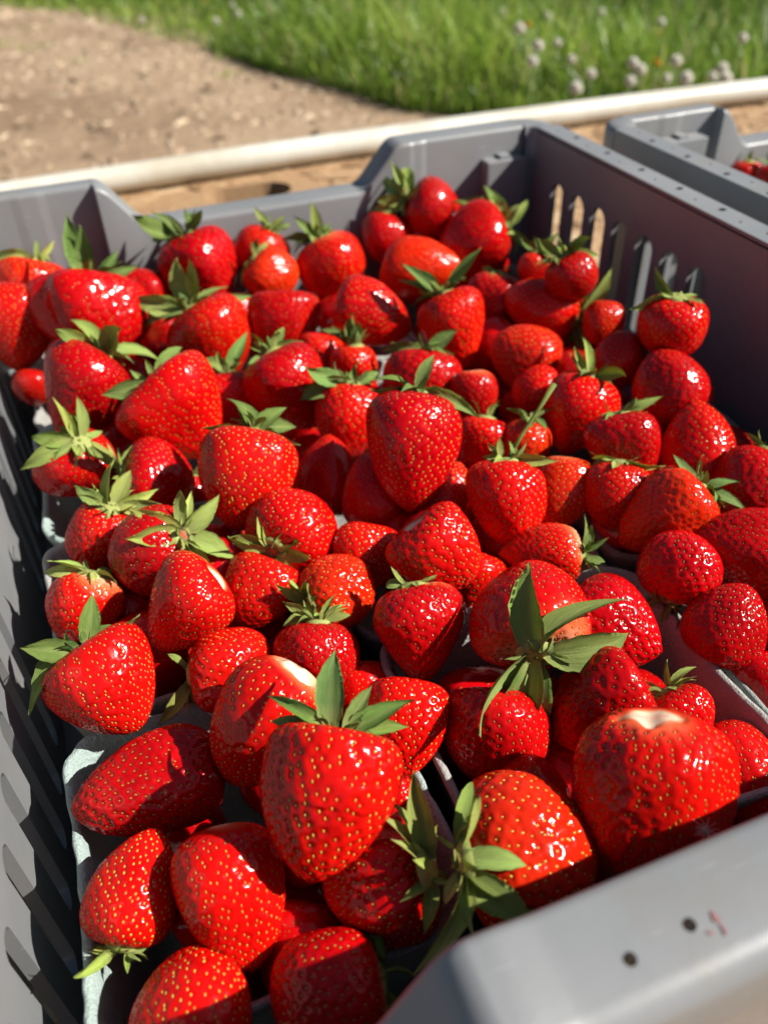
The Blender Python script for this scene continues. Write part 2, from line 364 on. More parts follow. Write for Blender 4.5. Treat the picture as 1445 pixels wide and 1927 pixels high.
# the flakes that fill the frame are densest where the board shows
ok = ~((np.abs(py-hy) < 0.052) & (px > hole_a[0]-0.06) & (px < hole_b[0]+0.06)); px, py = px[ok], py[ok]; k = len(px)
L = rng.uniform(0.03, 0.10, k); W = rng.uniform(0.005, 0.022, k); a = np.where(rng.uniform(0, 1, k) < 0.6, rng.normal(0, 0.5, k), rng.uniform(0, math.pi, k))
py = np.minimum(py, 0.925-0.5*np.abs(L*np.sin(a))-0.012)
V = np.zeros((k, 12, 3)); dx, dy = np.cos(a), np.sin(a); top = rng.uniform(0.0002, 0.0021, k); tl = rng.normal(0, 0.0004, k)
shape = [(-1, -0.6), (-0.8, -1), (0.85, -1), (1, -0.3), (0.9, 0.9), (-0.85, 1)]
for q, (u, v) in enumerate(shape):
    uu = u*L/2*rng.uniform(0.8, 1.05, k); vv = v*W/2*rng.uniform(0.8, 1.1, k)
    for lay in (0, 1):
        V[:, q+6*lay, 0] = px+dx*uu-dy*vv; V[:, q+6*lay, 1] = py+dy*uu+dx*vv
        V[:, q+6*lay, 2] = (top+tl*u) if lay else -0.001
i = (np.arange(k)*12)[:, None]
F = np.concatenate([i+np.array([[6, 7, 8, 9]]), i+np.array([[6, 9, 10, 11]])]+[i+np.array([[q, (q+1) % 6, 6+(q+1) % 6, 6+q]]) for q in range(6)])
me = mesh_np('flakes', V.reshape(-1, 3), F, False); fattr(me, 'tone', np.repeat(np.clip(rng.normal(0.52, 0.24, k), 0, 1), 12))
tag(link('wood_strands', me, M_osb, board), kind='stuff')
link('support_beam', box_mesh('support_beam', hole_a[0]-0.2, hole_b[0]+0.25, hy-0.06, hy+0.06, -0.14, -0.095, 0.002), M_beam, board)
link('edge_board', box_mesh('edge_board', -1.6, 2.6, 0.90, 0.926, -0.13, -0.0305, 0.002), M_beam, board)
pp = []
for q in range(40):
    x = -1.5+q*0.1; pp.append((x, 0.862-0.020*((x-0.45)/0.6)**2*(1 if abs(x-0.45) < 1.2 else 0)-(0.08 if abs(x-0.45) >= 1.2 else 0), 0.0185))
pipe = link('plastic_pipe', tube('plastic_pipe', pp, 0.0155, 20), M_pipe); tag(pipe, 'long white plastic pipe laid along the edge of the board', 'pipe')

# ------------------------------------------------------------------ crate
ZH, ZL, ZF = 0.167, 0.140, 0.006
XL, XR, YN, YF, FL = -0.013, 0.365, -0.145, 0.331, 0.0225
FLS = 0.0155
def smooth_prof(x, pts, r=0.004):
    xs = np.array([p[0] for p in pts]); zs = np.array([p[1] for p in pts]); out = 0
    for o in np.linspace(-r, r, 9): out = out+np.interp(x+o, xs, zs)
    return out/9
def end_wall(name, xa, xb, yin, sgn, top_pts, plan_pts, par, holes=()):
    """end wall swept along x: inner face, rounded lip, flange, skirt; sgn=+1 wall lies at +y"""
    xs = np.unique(np.concatenate([np.linspace(xa, xb, 110)]+[np.linspace(p[0]-0.006, p[0]+0.006, 9) for p in top_pts]+[np.linspace(p[0]-0.001, p[0]+0.001, 3) for p in plan_pts]))
    xs = xs[(xs >= xa) & (xs <= xb)]
    zt = smooth_prof(xs, top_pts); yi = np.interp(xs, [p[0] for p in plan_pts], [p[1] for p in plan_pts])
    nx = len(xs); rows = []; yo = FL+0.003; r = 0.003
    def row(y, z): rows.append(np.stack([xs, y+0*xs, z+0*xs], 1))
    row(yi, ZF)
    for fz in (0.35, 0.7): row(yi, ZF+(zt-ZF)*fz)
    for an in np.linspace(0, math.pi/2, 5): row(yi+sgn*r*(1-math.cos(an)), zt-r+r*math.sin(an))
    for an in np.linspace(0, math.pi/2, 5): row(yin+sgn*(yo-r*2+r*2*math.sin(an)), zt-r*2+r*2*math.cos(an))
    row(yin+sgn*yo, zt-0.024); row(yin+sgn*(yo-0.003), zt-0.024); row(yin+sgn*(yo-0.0032), zt-0.0075)
    row(yi*0.0+yin+sgn*0.0115, zt-0.0045); row(yin+sgn*0.0115, ZF)
    V = np.stack(rows, 1).reshape(-1, 3); nr = len(rows); F = grid_faces(nx, nr)
    q = np.arange(nx-1)[:, None]; F = np.concatenate([F, np.concatenate([q*nr+nr-1, (q+1)*nr+nr-1, (q+1)*nr, q*nr], 1)])
    if sgn > 0: F = F[:, ::-1]
    caps = [list(range(nr)), [(nx-1)*nr+q for q in range(nr)][::-1]]
    me = mesh_poly(name, V, F.tolist()+caps, True)
    for p in me.polygons[-2:]: p.use_smooth = False
    bm = bmesh.new(); bm.from_mesh(me); bmesh.ops.recalc_face_normals(bm, faces=bm.faces[:]); bm.to_mesh(me); bm.free()
    o = link('end_wall', me, M_plastic, par)
    for (hx, hy2) in holes:                      # drill the moulded holes
        cm = tube('cut', [(hx, hy2, ZH-0.02), (hx, hy2, ZH+0.02)], 0.0014, 14); co = link('cut', cm)
        co.parent = par; bo = o.modifiers.new('hole', 'BOOLEAN'); bo.object = co; bo.operation = 'DIFFERENCE'
        bpy.context.view_layer.update()
        ev = bpy.data.meshes.new_from_object(o.evaluated_get(bpy.context.evaluated_depsgraph_get()))
        o.modifiers.clear(); o.data = ev; bpy.data.objects.remove(co)
    md = o.modifiers.new('split', 'EDGE_SPLIT'); md.split_angle = math.radians(38); return o
def side_wall(xin, sgn, ztop_slot, slot_ys, par, lean=0.0):
    slots = [(y, 0.0165 if sgn > 0 else 0.0105, 0.074 if sgn > 0 else 0.022, ztop_slot) for y in slot_ys]
    link('side_wall', slot_panel('side_wall', YN-0.004, YF+0.004, ZF, ZH-0.002, slots, 0.0042, lambda u, v, w: (xin+sgn*w, u, v)), M_plastic, par)
    holes = []; y = YN+0.03; q = 0
    while y < YF-0.02:
        holes.append((y, 0.0042 if q % 2 == 0 else 0.0018, xin*0, 0)); y += 0.0185; q += 1
    hs = []
    for (y, w, _, _) in holes:
        off = 0.0098 if w > 0.003 else 0.0068
        hs.append((y, w, off-w/2-(0.0005 if w > .003 else 0), off+w/2+(0.0005 if w > .003 else 0)))
    fl = link('rim_flange', slot_panel('rim_flange', YN+0.006, YF-0.006, 0.0, FLS, hs, 0.003, lambda u, v, w: (xin+sgn*v, u, ZH-w)), M_plastic, par)
    bv = fl.modifiers.new('bev', 'BEVEL'); bv.width = 0.0012; bv.segments = 2; bv.angle_limit = math.radians(60)
    xa, xb = sorted((xin+sgn*(FLS-0.003), xin+sgn*FLS*1.0005))
    link('rim_skirt', box_mesh('rim_skirt', xa, xb, YN+0.006, YF-0.006, ZH-0.024, ZH-0.0015, 0.0009), M_plastic, par)
    for y in np.arange(YN+0.05, YF-0.03, 0.0772):
        xa, xb = sorted((xin+sgn*0.0044, xin+sgn*(FLS-0.0035))); link('rib', box_mesh('rib', xa, xb, y-0.0015, y+0.0015, 0.01, ZH-0.0035), M_plastic, par)
def corner(xc, yc, sx, sy, par):
    """rounded rim corner joining side flange and end wall flange"""
    r0 = 0.0045; an = np.linspace(0, math.pi/2, 13); rows = []
    cx, cy = xc-sx*0.006, yc-sy*0.006
    prof = [(0.006, ZF), (0.006, ZH-0.003), (0.0069, ZH-0.0009), (0.009, ZH), (FL+0.002, ZH), (FL+0.0047, ZH-0.0014), (FL+0.006, ZH-0.004), (FL+0.006, ZH-0.024), (FL+0.003, ZH-0.024), (FL+0.003, ZH-0.005), (0.011, ZH-0.004), (0.011, ZF)]
    for a_ in an:
        f_ = (FLS-FL)*math.cos(a_)**2
        for q_, (r_, z) in enumerate(prof):
            r2 = r_+(f_ if 4 <= q_ <= 9 else 0); rows.append((cx+sx*r2*math.cos(a_), cy+sy*r2*math.sin(a_), z))
    F = grid_faces(len(an), len(prof)).tolist(); F = F if sx*sy < 0 else [f[::-1] for f in F]
    o = link('rim_corner', mesh_poly('rim_corner', rows, F, True), M_plastic, par)
    o.modifiers.new('split', 'EDGE_SPLIT').split_angle = math.radians(38)
def build_crate(loc, label, near_pts, cols, left_slots):
    par = empty('crate', loc); tag(par, label, 'crate', None)
    far_pts = [(XL, ZH), (0.071, ZH), (0.0915, ZL), (0.2395, ZL), (0.2635, ZH), (XR, ZH)]
    far_plan = [(XL, YF+0.0085), (0.017, YF+0.0085), (0.023, YF+0.0079), (0.033, YF+0.0079), (0.038, YF+0.0085), (0.0655, YF+0.0085), (0.067, YF), (0.272, YF), (0.275, YF+0.0008), (0.281, YF+0.0012), (0.285, YF+0.0022), (XR, YF+0.0022)]
    end_wall('end_wall', XL+0.0062, XR-0.0062, YF, 1, far_pts, far_plan, par)
    end_wall('end_wall', XL+0.0062, XR-0.0062, YN, -1, near_pts, [(XL, YN), (XR, YN)], par, near_holes)
    ys = sorted([0.2918-0.02535*q for q in range(7)]+[0.0465-0.02535*q for q in range(7)])
    side_wall(XR, 1, 0.138, ys, par)
    side_wall(XL, -1, 0.104, sorted([-0.0002+0.0256*q for q in (-5, -4, -3, -2, -1, 0, 1, 2, 6, 7, 8, 9, 10, 11)]), par)
    for (x, y, sx, sy) in ((XL, YF, -1, 1), (XR, YF, 1, 1), (XL, YN, -1, -1), (XR, YN, 1, -1)): corner(x, y, sx, sy, par)
    for (xa, xb, zt) in cols:
        me = box_mesh('stacking_column', xa, xb, YF-0.0085, YF+0.006, ZF, zt, 0.0012)
        link('stacking_column', me, M_plastic, par)
        link('stop_tab', box_mesh('stop_tab', (xa+xb)/2-0.004, (xa+xb)/2+0.004, YF-0.0055, YF+0.004, zt-0.0005, zt+0.0022, 0.0006), M_plastic, par)
    link('floor_panel', box_mesh('floor_panel', XL-0.003, XR+0.003, YN-0.01, YF+0.01, 0.003, ZF+0.0005), M_plastic, par)
    return par
near_pts = [(XL, ZH), (-0.002, ZH), (0.004, ZL), (0.0665, ZL), (0.083, ZH+0.0012), (0.0945, ZH+0.0012), (0.0985, ZH), (XR, ZH)]
near_holes = [tuple(at_z(x, y, ZH+0.0025)[:2]) for x, y in ((1185, 1806), (1297, 1741))]
crate1 = build_crate((0, 0, 0.0025), 'grey plastic harvest crate filled with baskets of strawberries', near_pts, [(0.3265, 0.3565, 0.149)], None)
crate2 = build_crate((0.437, -0.028, 0.0025), 'neighbouring grey plastic crate holding only a few berries in view', near_pts, [(0.012, 0.050, 0.153)], None)
for (sx_, sy_, le, wi, sl_) in ((1352, 1738, 0.0050, 0.00075, 0.28), (1336, 1757, 0.0013, 0.0006, 0.6)):   # berry juice on the rim
    p = at_z(sx_, sy_, ZH+0.0025); V = []
    for q in range(18):
        s = q/17; w = wi*math.sin(math.pi*(0.04+0.92*s))*(0.6+0.4*math.sin(9*s+sx_)+0.25*math.sin(23*s)); cx_ = p[0]+sl_*le*(s-0.5)+0.0005*math.sin(4*s+1); yy = p[1]+le*(s-0.5)
        V += [(cx_-abs(w), yy, ZH+0.0003), (cx_+abs(w), yy, ZH+0.0003)]
    link('juice_smear', mesh_poly('juice_smear', V, [[2*q, 2*q+1, 2*q+3, 2*q+2] for q in range(17)]), M_stain, crate1)

# ------------------------------------------------------------------ pulp baskets
BZ = 0.0095
def basket(x0, x1, y0, y1, zt, col, label, seed):
    cx, cy = (x0+x1)/2, (y0+y1)/2; hx, hy_ = (x1-x0)/2-0.0008, (y1-y0)/2-0.0008
    prof = [(-0.0165, BZ), (-0.0105, 0.03), (-0.0055, 0.058), (-0.0022, zt-0.010), (-0.0004, zt-0.003), (0.0, zt-0.001), (-0.0006, zt+0.0002), (-0.0018, zt), (-0.003, zt-0.0012), (-0.0042, zt-0.010), (-0.0075, 0.058), (-0.0125, 0.03), (-0.0185, BZ+0.0025)]
    ang = []
    rc = 0.016; ring = []
    for (qx, qy, a0) in ((1, 1, 0), (-1, 1, 90), (-1, -1, 180), (1, -1, 270)):
        for s in range(13): ring.append(('c', qx, qy, math.radians(a0+s*7.5)))
        for s in range(1, 30): ring.append(('s', qx, qy, s/30))
    V = []
    for kind, qx, qy, a_ in ring:
        for (o, z) in prof:
            HX, HY = hx+o, hy_+o; r_ = rc+o*0.3
            if kind == 'c': V.append((qx*(HX-r_)+r_*math.cos(a_), qy*(HY-r_)+r_*math.sin(a_), z))
            else:
                nxt = {(1, 1): (-1, 1), (-1, 1): (-1, -1), (-1, -1): (1, -1), (1, -1): (1, 1)}[(qx, qy)]
                aa = {(1, 1): 90, (-1, 1): 180, (-1, -1): 270, (1, -1): 360}[(qx, qy)]; aa = math.radians(aa)
                A = np.array([qx*(HX-r_)+r_*math.cos(aa), qy*(HY-r_)+r_*math.sin(aa)]); B_ = np.array([nxt[0]*(HX-r_)+r_*math.cos(aa), nxt[1]*(HY-r_)+r_*math.sin(aa)])
                q = A+(B_-A)*a_; bow = -0.0018*math.sin(math.pi*a_); q = q+np.array([math.cos(aa), math.sin(aa)])*bow
                V.append((q[0], q[1], z))
    V = np.array(V); nr = len(ring); npf = len(prof)
    nz = snoise(V+seed, seed, 620, 9); nl = snoise(V*[1, 1, 0]+seed, seed+7, 60, 4)
    rimw = np.tile(np.array([1 if 3 <= q <= 9 else 0.4 for q in range(npf)]), nr)
    V[:, 2] += rimw*(0.0018*nl+0.0008*nz)*np.tile(np.array([0, .3, .6, 1, 1, 1, 1, 1, 1, 1, .6, .3, 0]), nr)
    V[:, :2] *= (1+0.012*nz[:, None]*rimw[:, None]*0.8)
    F = grid_faces(nr, npf, True)
    bot = [q*npf+npf-1 for q in range(nr)]; bot2 = [q*npf for q in range(nr)][::-1]
    o = link('pulp_basket', mesh_poly('pulp_basket', V, F.tolist()+[bot, bot2], True), M_pulp)
    o.location = (cx, cy, 0); o.color = (*col, 1); tag(o, label, 'basket', 'pulp baskets in the crate'); return o
bx = [0.0, 0.1165, 0.2335, 0.3515]; by = [-0.1135, 0.0, 0.1115, 0.219, 0.3265]
teal = (0.40, 0.50, 0.48); grey = (0.43, 0.43, 0.41); sage = (0.33, 0.37, 0.35)
names = {(0, 0): 'pale teal pulp basket with rough sunlit rim between slotted wall and crate notch',
 (0, 1): 'off-white pulp basket with a thick curled front corner beside the slotted crate wall', (0, 2): 'turquoise pulp basket whose torn edge shows below a pale green calyx',
 (0, 3): 'pulp basket in the crate corner under the large ridged strawberry', (1, 0): 'pulp basket under the big orange berry and the notch of the crate end',
 (1, 1): 'pulp basket with rounded corner showing beside the berry with fresh large leaves', (1, 2): 'pulp basket holding the tall heart-shaped berry in the middle of the crate',
 (1, 3): 'pulp basket standing against the low handle of the crate end', (2, 0): 'sage pulp basket with long bare fuzzy rim next to the giant scarred berry',
 (2, 1): 'pulp basket with shaded berries against the dark crate side', (2, 2): 'grey pulp basket whose pale wall shows between berries beside the dark crate side',
 (2, 3): 'pulp basket in the shaded corner below the crate ledge'}
for i in range(3):
    for j in range(4):
        basket(bx[i], bx[i+1], by[j], by[j+1], {(0, 0): 0.0885, (0, 1): 0.089, (1, 0): 0.0905, (2, 0): 0.0885, (2, 1): 0.085, (0, 2): 0.085}.get((i, j), 0.079)+0.0015*((i*5+j*3) % 3-1), {0: teal, 1: grey, 2: sage}[(0 if (i, j) in ((0, 0), (0, 2)) else 1 if i < 2 else 2)], names[(i, j)], i*7+j*3+1)
basket(0.437+0.075, 0.437+0.19, 0.19, 0.2985, 0.085, grey, 'pulp basket inside the neighbouring crate under a few berries', 91)

#BERRIES
ONLY = None
# ------------------------------------------------------------------ strawberries
# photo-space measurements of every berry that shows: centre x, y, width, length/width, direction calyx->tip (deg, 90 = down),
# tilt of the tip towards the viewer (deg), height rank (m), shape, colour 0 crimson .. 2 orange,
# calyx (sepals, length, elevation, curl, stem, paleness) or None, extras, label
D = dict
BERRIES = [
 (60, 548, 118, 1.0, 100, 10, -.004, 'r', 2, (8, 40, 25, .5, 6, .7), {}, 'orange-topped berry with thin yellowish sepals tucked behind the ridged berry in the corner'),
 (33, 612, 132, 1.25, 98, 5, .004, 'c', 1, None, {}, 'smooth berry with neat seed rows wedged between ridged berry and crate wall'),
 (174, 588, 200, .85, 95, 22, .010, 'f', 0, (9, 78, 48, .35, 5, .15), D(lob=(4, .10), roll=40), 'large crimson ridged berry with two upright dark green sepals in crate corner'),
 (266, 556, 98, 1.0, 95, 0, -.006, 'r', 0, None, {}, 'berry half hidden behind the leaves of the large ridged berry'),
 (381, 508, 138, 1.12, 66, 8, .004, 'c', 0, (9, 66, 35, .4, 6, .25), D(pal=.25), 'glossy berry with dark sepals swept sideways in front of the low crate handle'),
 (398, 640, 158, 1.0, 58, 12, .002, 'r', 1, (11, 82, 38, .5, 12, .45), D(pal=.2), 'round berry with big star of ten fresh sepals beside the ridged berry'),
 (152, 737, 168, 1.12, 122, 16, .008, 'c', 0, (10, 74, 30, .5, 12, .55), D(pal=.35, lob=(3, .04)), 'crimson berry with pale shoulder and curled grey-green sepals by the crate wall'),
 (342, 775, 196, .95, 48, 18, .006, 'h', 1, (8, 72, 25, .6, 8, .35), D(pal=.3, lob=(3, .06)), 'wide heart-shaped berry with white collar and round sepals'),
 (440, 765, 118, 1.05, 82, 15, -.004, 'c', 0, (5, 50, 60, .3, 4, .3), D(pal=.4), 'berry with two upright dark sepals squeezed behind the wide heart-shaped one'),
 (138, 872, 138, 1.0, 105, -48, .004, 'r', 0, (9, 88, 6, .3, 5, .75), {}, 'berry facing up with long pale star-shaped calyx near the turquoise basket edge'),
 (296, 905, 128, 1.0, 12, -10, -.006, 'r', 0, (7, 78, 35, .3, 4, .6), {}, 'shaded berry with long sepals reaching over its dull textured skin'),
 (195, 1002, 128, 1.0, 105, -32, .004, 'r', 1, (9, 74, 22, .3, 5, .85), {}, 'small berry under a yellow-green calyx just above the off-white basket corner'),
 (292, 1036, 165, 1.0, 150, -38, .008, 'r', 0, (11, 82, 14, .2, 4, .85), D(dry=1), 'berry with wide open calyx around a dried brown centre'),
 (157, 1138, 142, 1.0, 100, -12, .000, 'r', 1, (8, 66, 5, .5, 4, .8), D(pal=.75), 'berry with white shoulders inside the off-white basket corner'),
 (203, 1287, 208, .98, 52, 14, .010, 'h', 1, (6, 84, 55, .3, 4, .1), D(lob=(3, .06), seeds=.85), 'broad bright red berry with glossy dark sepals against the slotted wall'),
 (345, 1146, 168, 1.1, 140, 10, .012, 'c', 1, None, D(scar=.35), 'stemless blunt cone berry with tiny white scar lying across the off-white basket'),
 (484, 1118, 142, 1.1, 112, 0, .000, 'c', 1, None, {}, 'berry with evenly spaced seeds lying between the two open-calyx berries'),
 (552, 996, 168, 1.0, -48, -42, .006, 'r', 1, (10, 62, 10, .2, 0, .7), D(dry=1), 'red berry showing a small star calyx with brown hollow centre'),
 (632, 1118, 138, 1.05, -22, -28, .002, 'r', 2, (8, 50, 4, .2, 0, .75), D(pal=.35, dry=1), 'orange-red berry with small pale star calyx and round dry centre'),
 (463, 898, 180, 1.1, 98, 20, .014, 'c', 1, (7, 66, 42, .4, 4, .3), D(seeds=.9, yel=1, pal=.1), 'upright berry densely dotted with yellow seeds and short upright sepals'),
 (355, 938, 84, 1.0, 90, 0, -.016, 'r', 0, (5, 40, 30, .3, 3, .2), {}, 'small dark berry deep in shade beneath the yellow-seeded berry'),
 (432, 1262, 155, 1.05, -8, 0, .000, 'r', 1, (5, 78, -5, .6, 6, .75), {}, 'berry with wilted yellowish sepals hanging below the stemless blunt cone'),
 (252, 1152, 92, 1.0, 100, 0, -.014, 'r', 0, None, {}, 'shadowed berry deep between white-shouldered berry and blunt cone'),
 (492, 1366, 205, 1.28, 118, 4, .012, 'l', 1, None, D(scar=.5, pal=.5), 'long berry with pinkish white scar leaning behind the big creased berry'),
 (598, 1236, 128, 1.0, 90, -5, -.002, 'r', 0, (9, 66, 48, .3, 6, .6), {}, 'berry with ragged upright calyx peeking over the long scarred one'),
 (612, 1502, 250, 1.15, 100, 12, .036, 'h', 1, (9, 118, 45, .45, 5, .25), D(lob=(2, .07), roll=75, yel=1), 'big creased heart berry with large upright leaves overhanging the teal basket'),
 (764, 1366, 162, 1.15, 98, 8, .004, 'c', 1, None, D(yel=1), 'smooth shiny berry right behind the big creased heart berry'),
 (288, 1480, 188, 1.55, 174, 5, .004, 'l', 0, None, D(lob=(3, .05)), 'long conical berry lying sideways under the thick basket rim'),
 (258, 1674, 162, 1.32, -82, 12, .006, 'c', 1, (5, 80, 8, .3, 4, .8), D(yel=2), 'upside-down cone berry with bold yellow seeds and calyx underneath'),
 (440, 1690, 205, 1.28, 78, 8, .010, 'c', 1, None, D(scar=.55, pal=.3), 'stemless berry with mushy white top beside the yellow-seeded cone'),
 (362, 1905, 228, 1.0, -100, -22, .000, 'r', 1, (5, 62, 30, .3, 3, .1), D(yel=1), 'partly lit berry with dark little leaves in the teal basket corner'),
 (560, 1800, 152, 1.2, 100, 0, -.012, 'c', 0, None, {}, 'shaded berry below the tip of the big creased heart berry'),
 (622, 1866, 208, 1.05, 168, 12, .004, 'r', 0, (7, 84, 22, .4, 5, .45), D(pal=.6), 'shaded berry with withered sepals beside the crate notch'),
 (720, 1654, 226, 1.0, 168, -20, .010, 'f', 1, (7, 78, 18, .3, 3, .65), D(lob=(6, .05), yel=1, hc=.012), 'ridged berry with fluted shoulder calyx to calyx with the big orange berry'),
 (990, 1602, 272, .98, -8, -16, .020, 'r', 2, (10, 110, 22, .4, 14, .8), D(pal=.25, yel=1, hc=.015), 'huge orange-red berry with olive sepals beside the drilled crate rim'),
 (932, 1385, 195, 1.0, 95, 0, .000, 'r', 0, None, {}, 'deep red berry under the drooping leaves of the large fresh calyx'),
 (1225, 1502, 292, 1.12, 97, 2, .028, 'f', 1, None, D(scar=.62, pal=.35, lob=(5, .055), yel=.4, seeds=.78), 'giant lobed berry with torn white top next to the drilled crate rim'),
 (1372, 1452, 165, 1.1, 70, 0, -.006, 'r', 1, None, {}, 'berry squeezed between giant scarred berry and the sage basket wall'),
 (1280, 1352, 128, 1.0, 65, 5, .000, 'r', 1, (7, 62, 20, .3, 3, .7), {}, 'berry with dry spiky sepals touching the sage basket wall'),
 (1130, 1336, 210, .98, 155, 8, .008, 'h', 0, None, D(lob=(3, .05)), 'crimson berry with bruised spot directly above the giant scarred berry'),
 (1152, 1182, 188, 1.05, 25, 10, .006, 'c', 0, None, {}, 'bright berry peeking from behind the large fresh leaf at the basket corner'),
 (1000, 1152, 215, .98, -95, -28, .012, 'h', 1, (8, 158, 22, .5, 8, .35), D(pal=.8, lob=(3, .05), hc=.013), 'berry with white shoulder and very large fresh grey-green calyx leaves'),
 (790, 1186, 170, 1.12, 80, 8, .006, 'c', 0, (5, 52, -5, .2, 0, .7), D(seeds=1.15), 'dark dimpled berry with small sepals on the pulp basket corner'),
 (828, 1043, 165, .95, 52, 8, .008, 'w', 1, None, D(scar=.3), 'wedge-shaped stemless berry with a protruding ear and small white scar'),
 (690, 1042, 130, 1.0, 100, 0, .000, 'r', 1, None, D(yel=1), 'rounded berry half in shadow beside the wedge-shaped berry'),
 (890, 1102, 124, 1.0, 110, 0, -.004, 'c', 1, None, {}, 'small berry tucked under the wedge-shaped one near large leaf tips'),
 (953, 946, 143, 1.22, 91, 12, .012, 'c', 1, (11, 56, 8, .5, 165, .7), D(lob=(3, .06)), 'knobby-tipped berry with one long upright green stem'),
 (1054, 930, 118, 1.32, 98, 5, .002, 'l', 2, None, D(yel=1), 'orange-flecked oval berry beside the one with the long stem'),
 (1020, 1044, 112, 1.4, 180, 0, .000, 'c', 1, (10, 58, 35, .3, 3, .35), D(pal=.9), 'pale-collared berry with bristly calyx pointing at the grey basket wall'),
 (775, 843, 180, 1.27, 95, 13, .020, 'c', 0, (7, 82, 30, .6, 5, .3), D(lob=(3, .03), yel=1), 'tall heart-shaped berry standing highest in the middle of the crate'),
 (655, 788, 122, 1.2, 95, 10, .000, 'c', 1, (8, 66, 15, .4, 8, .25), D(pal=.3), 'berry with flat dark sepals, half in the shadow of the tall heart-shaped berry'),
 (616, 898, 106, 1.3, -88, 0, -.012, 'c', 0, None, {}, 'dim upright berry tip in deep shadow beside the yellow-seeded berry'),
 (703, 928, 104, 1.3, -105, 0, -.004, 'l', 0, None, {}, 'shadowed slim berry leaning under the tall heart-shaped berry'),
 (836, 930, 88, 1.3, -68, 5, -.004, 'l', 1, None, D(yel=1), 'narrow berry poking up just below the tall heart-shaped one'),
 (546, 730, 152, 1.1, 62, 12, .004, 'c', 0, (7, 52, 48, .3, 6, .4), D(lob=(3, .05)), 'plum-shaped crimson berry with shiny bruised patch, dark gap beneath'),
 (530, 606, 138, .88, 92, 10, .004, 'w', 0, None, D(lob=(3, .05)), 'broad cracked berry without calyx behind the plum-shaped crimson one'),
 (508, 517, 96, 1.0, 42, 8, .000, 'r', 2, (7, 50, 0, .4, 3, .6), {}, 'little orange berry with crumpled grey sepals near the low crate handle'),
 (492, 474, 88, 1.0, 115, 5, -.002, 'r', 1, (6, 42, 40, .3, 3, .5), {}, 'red berry behind the little orange one, calyx against the crate handle'),
 (625, 500, 124, 1.0, 62, 14, .004, 'r', 1, (10, 56, 25, .4, 4, .4), D(pal=.5), 'smooth berry with pale glowing shoulder against the low crate handle'),
 (700, 592, 122, 1.25, 15, 6, .008, 'c', 1, None, {}, 'berry lying on its side, blunt tip toward the curled dark leaves'),
 (668, 687, 88, .95, 90, 5, .000, 'r', 1, (6, 58, 60, .3, 6, .3), D(pal=.4), 'little round berry with one long blade-like sepal'),
 (818, 400, 114, 1.1, 28, 8, .006, 'c', 0, (9, 62, 30, .3, 24, .55), D(pal=.3), 'topmost berry with spread pale sepals by the crate handle slope'),
 (890, 457, 126, 1.18, 158, 16, .010, 'c', 0, (9, 62, 20, .4, 4, .5), {}, 'crimson berry glittering with highlights, calyx towards the dark crate side'),
 (726, 446, 84, 1.0, 100, 0, -.004, 'r', 0, None, {}, 'dark berry in the shade under the topmost berry'),
 (790, 503, 112, 1.32, 18, 6, .004, 'c', 2, None, {}, 'orange cone berry lying below the topmost berry'),
 (858, 617, 124, 1.2, 68, 12, .008, 'c', 1, (7, 78, 35, .4, 6, .35), {}, 'egg-shaped berry with long striped sepals crossing its shoulder'),
 (926, 572, 104, 1.2, 100, 0, .000, 'r', 0, (5, 40, 20, .3, 3, .3), {}, 'half shaded crimson berry below the glittering one'),
 (1020, 580, 120, 1.25, 200, 8, .008, 'c', 1, (11, 66, 15, .4, 5, .65), D(pal=.6), 'berry with pale neck and bushy calyx aimed at the slotted dark side'),
 (1076, 518, 92, 1.0, 65, 5, .026, 'r', 0, (7, 56, 22, .5, 5, .6), {}, 'small berry with spread sepals in front of the dark slots'),
 (1136, 606, 74, 1.2, 95, 0, .010, 'r', 1, None, {}, 'narrow berry behind the bushy calyx'),
 (988, 674, 130, 1.05, 205, 8, .004, 'r', 2, None, {}, 'smooth rounded berry sitting at the pale basket edge'),
 (1165, 678, 100, 1.05, 158, 0, .010, 'r', 0, (6, 46, 0, .5, 3, .6), {}, 'shaded berry with folded sepals beside the lone round one'),
 (1264, 612, 128, .95, 98, -18, .032, 'r', 1, (6, 52, -8, .5, 3, .6), D(pal=.2), 'lone round berry resting high against the dark slotted side'),
 (1258, 730, 146, 1.02, -112, 16, .010, 'c', 0, (4, 42, 0, .3, 3, .6), {}, 'crimson berry tip up right under the lone round berry'),
 (1086, 777, 134, 1.2, 108, 8, .004, 'c', 1, (6, 58, 25, .4, 4, .55), D(pal=.2), 'berry with shrivelled sepals above the one with the long stem'),
 (1016, 738, 88, 1.0, 160, 0, -.006, 'r', 1, None, {}, 'berry end showing at the pale basket edge beneath the smooth rounded one'),
 (1082, 692, 78, 1.0, 90, 0, -.012, 'r', 0, None, {}, 'dark berry low between smooth rounded berry and folded-sepal berry'),
 (1176, 845, 134, 1.12, 80, 8, .008, 'c', 0, (6, 58, 12, .4, 4, .45), {}, 'shiny crimson berry above the pale umbrella-like calyx'),
 (1312, 842, 146, 1.22, -98, 12, .004, 'c', 1, (6, 44, 20, .3, 3, .6), {}, 'big berry tip up against the dark side, small calyx at its foot'),
 (988, 832, 96, 1.0, 100, 5, .000, 'r', 2, (7, 48, 20, .4, 3, .35), D(pal=.3), 'orange berry crossed by the long upright stem'),
 (905, 832, 92, 1.0, 100, 0, -.004, 'r', 1, (3, 44, 65, .1, 3, .6), {}, 'berry behind the pale calyx of the long-stemmed one'),
 (893, 745, 88, 1.2, 85, 0, .000, 'c', 0, None, {}, 'slender crimson berry at the pale basket corner'),
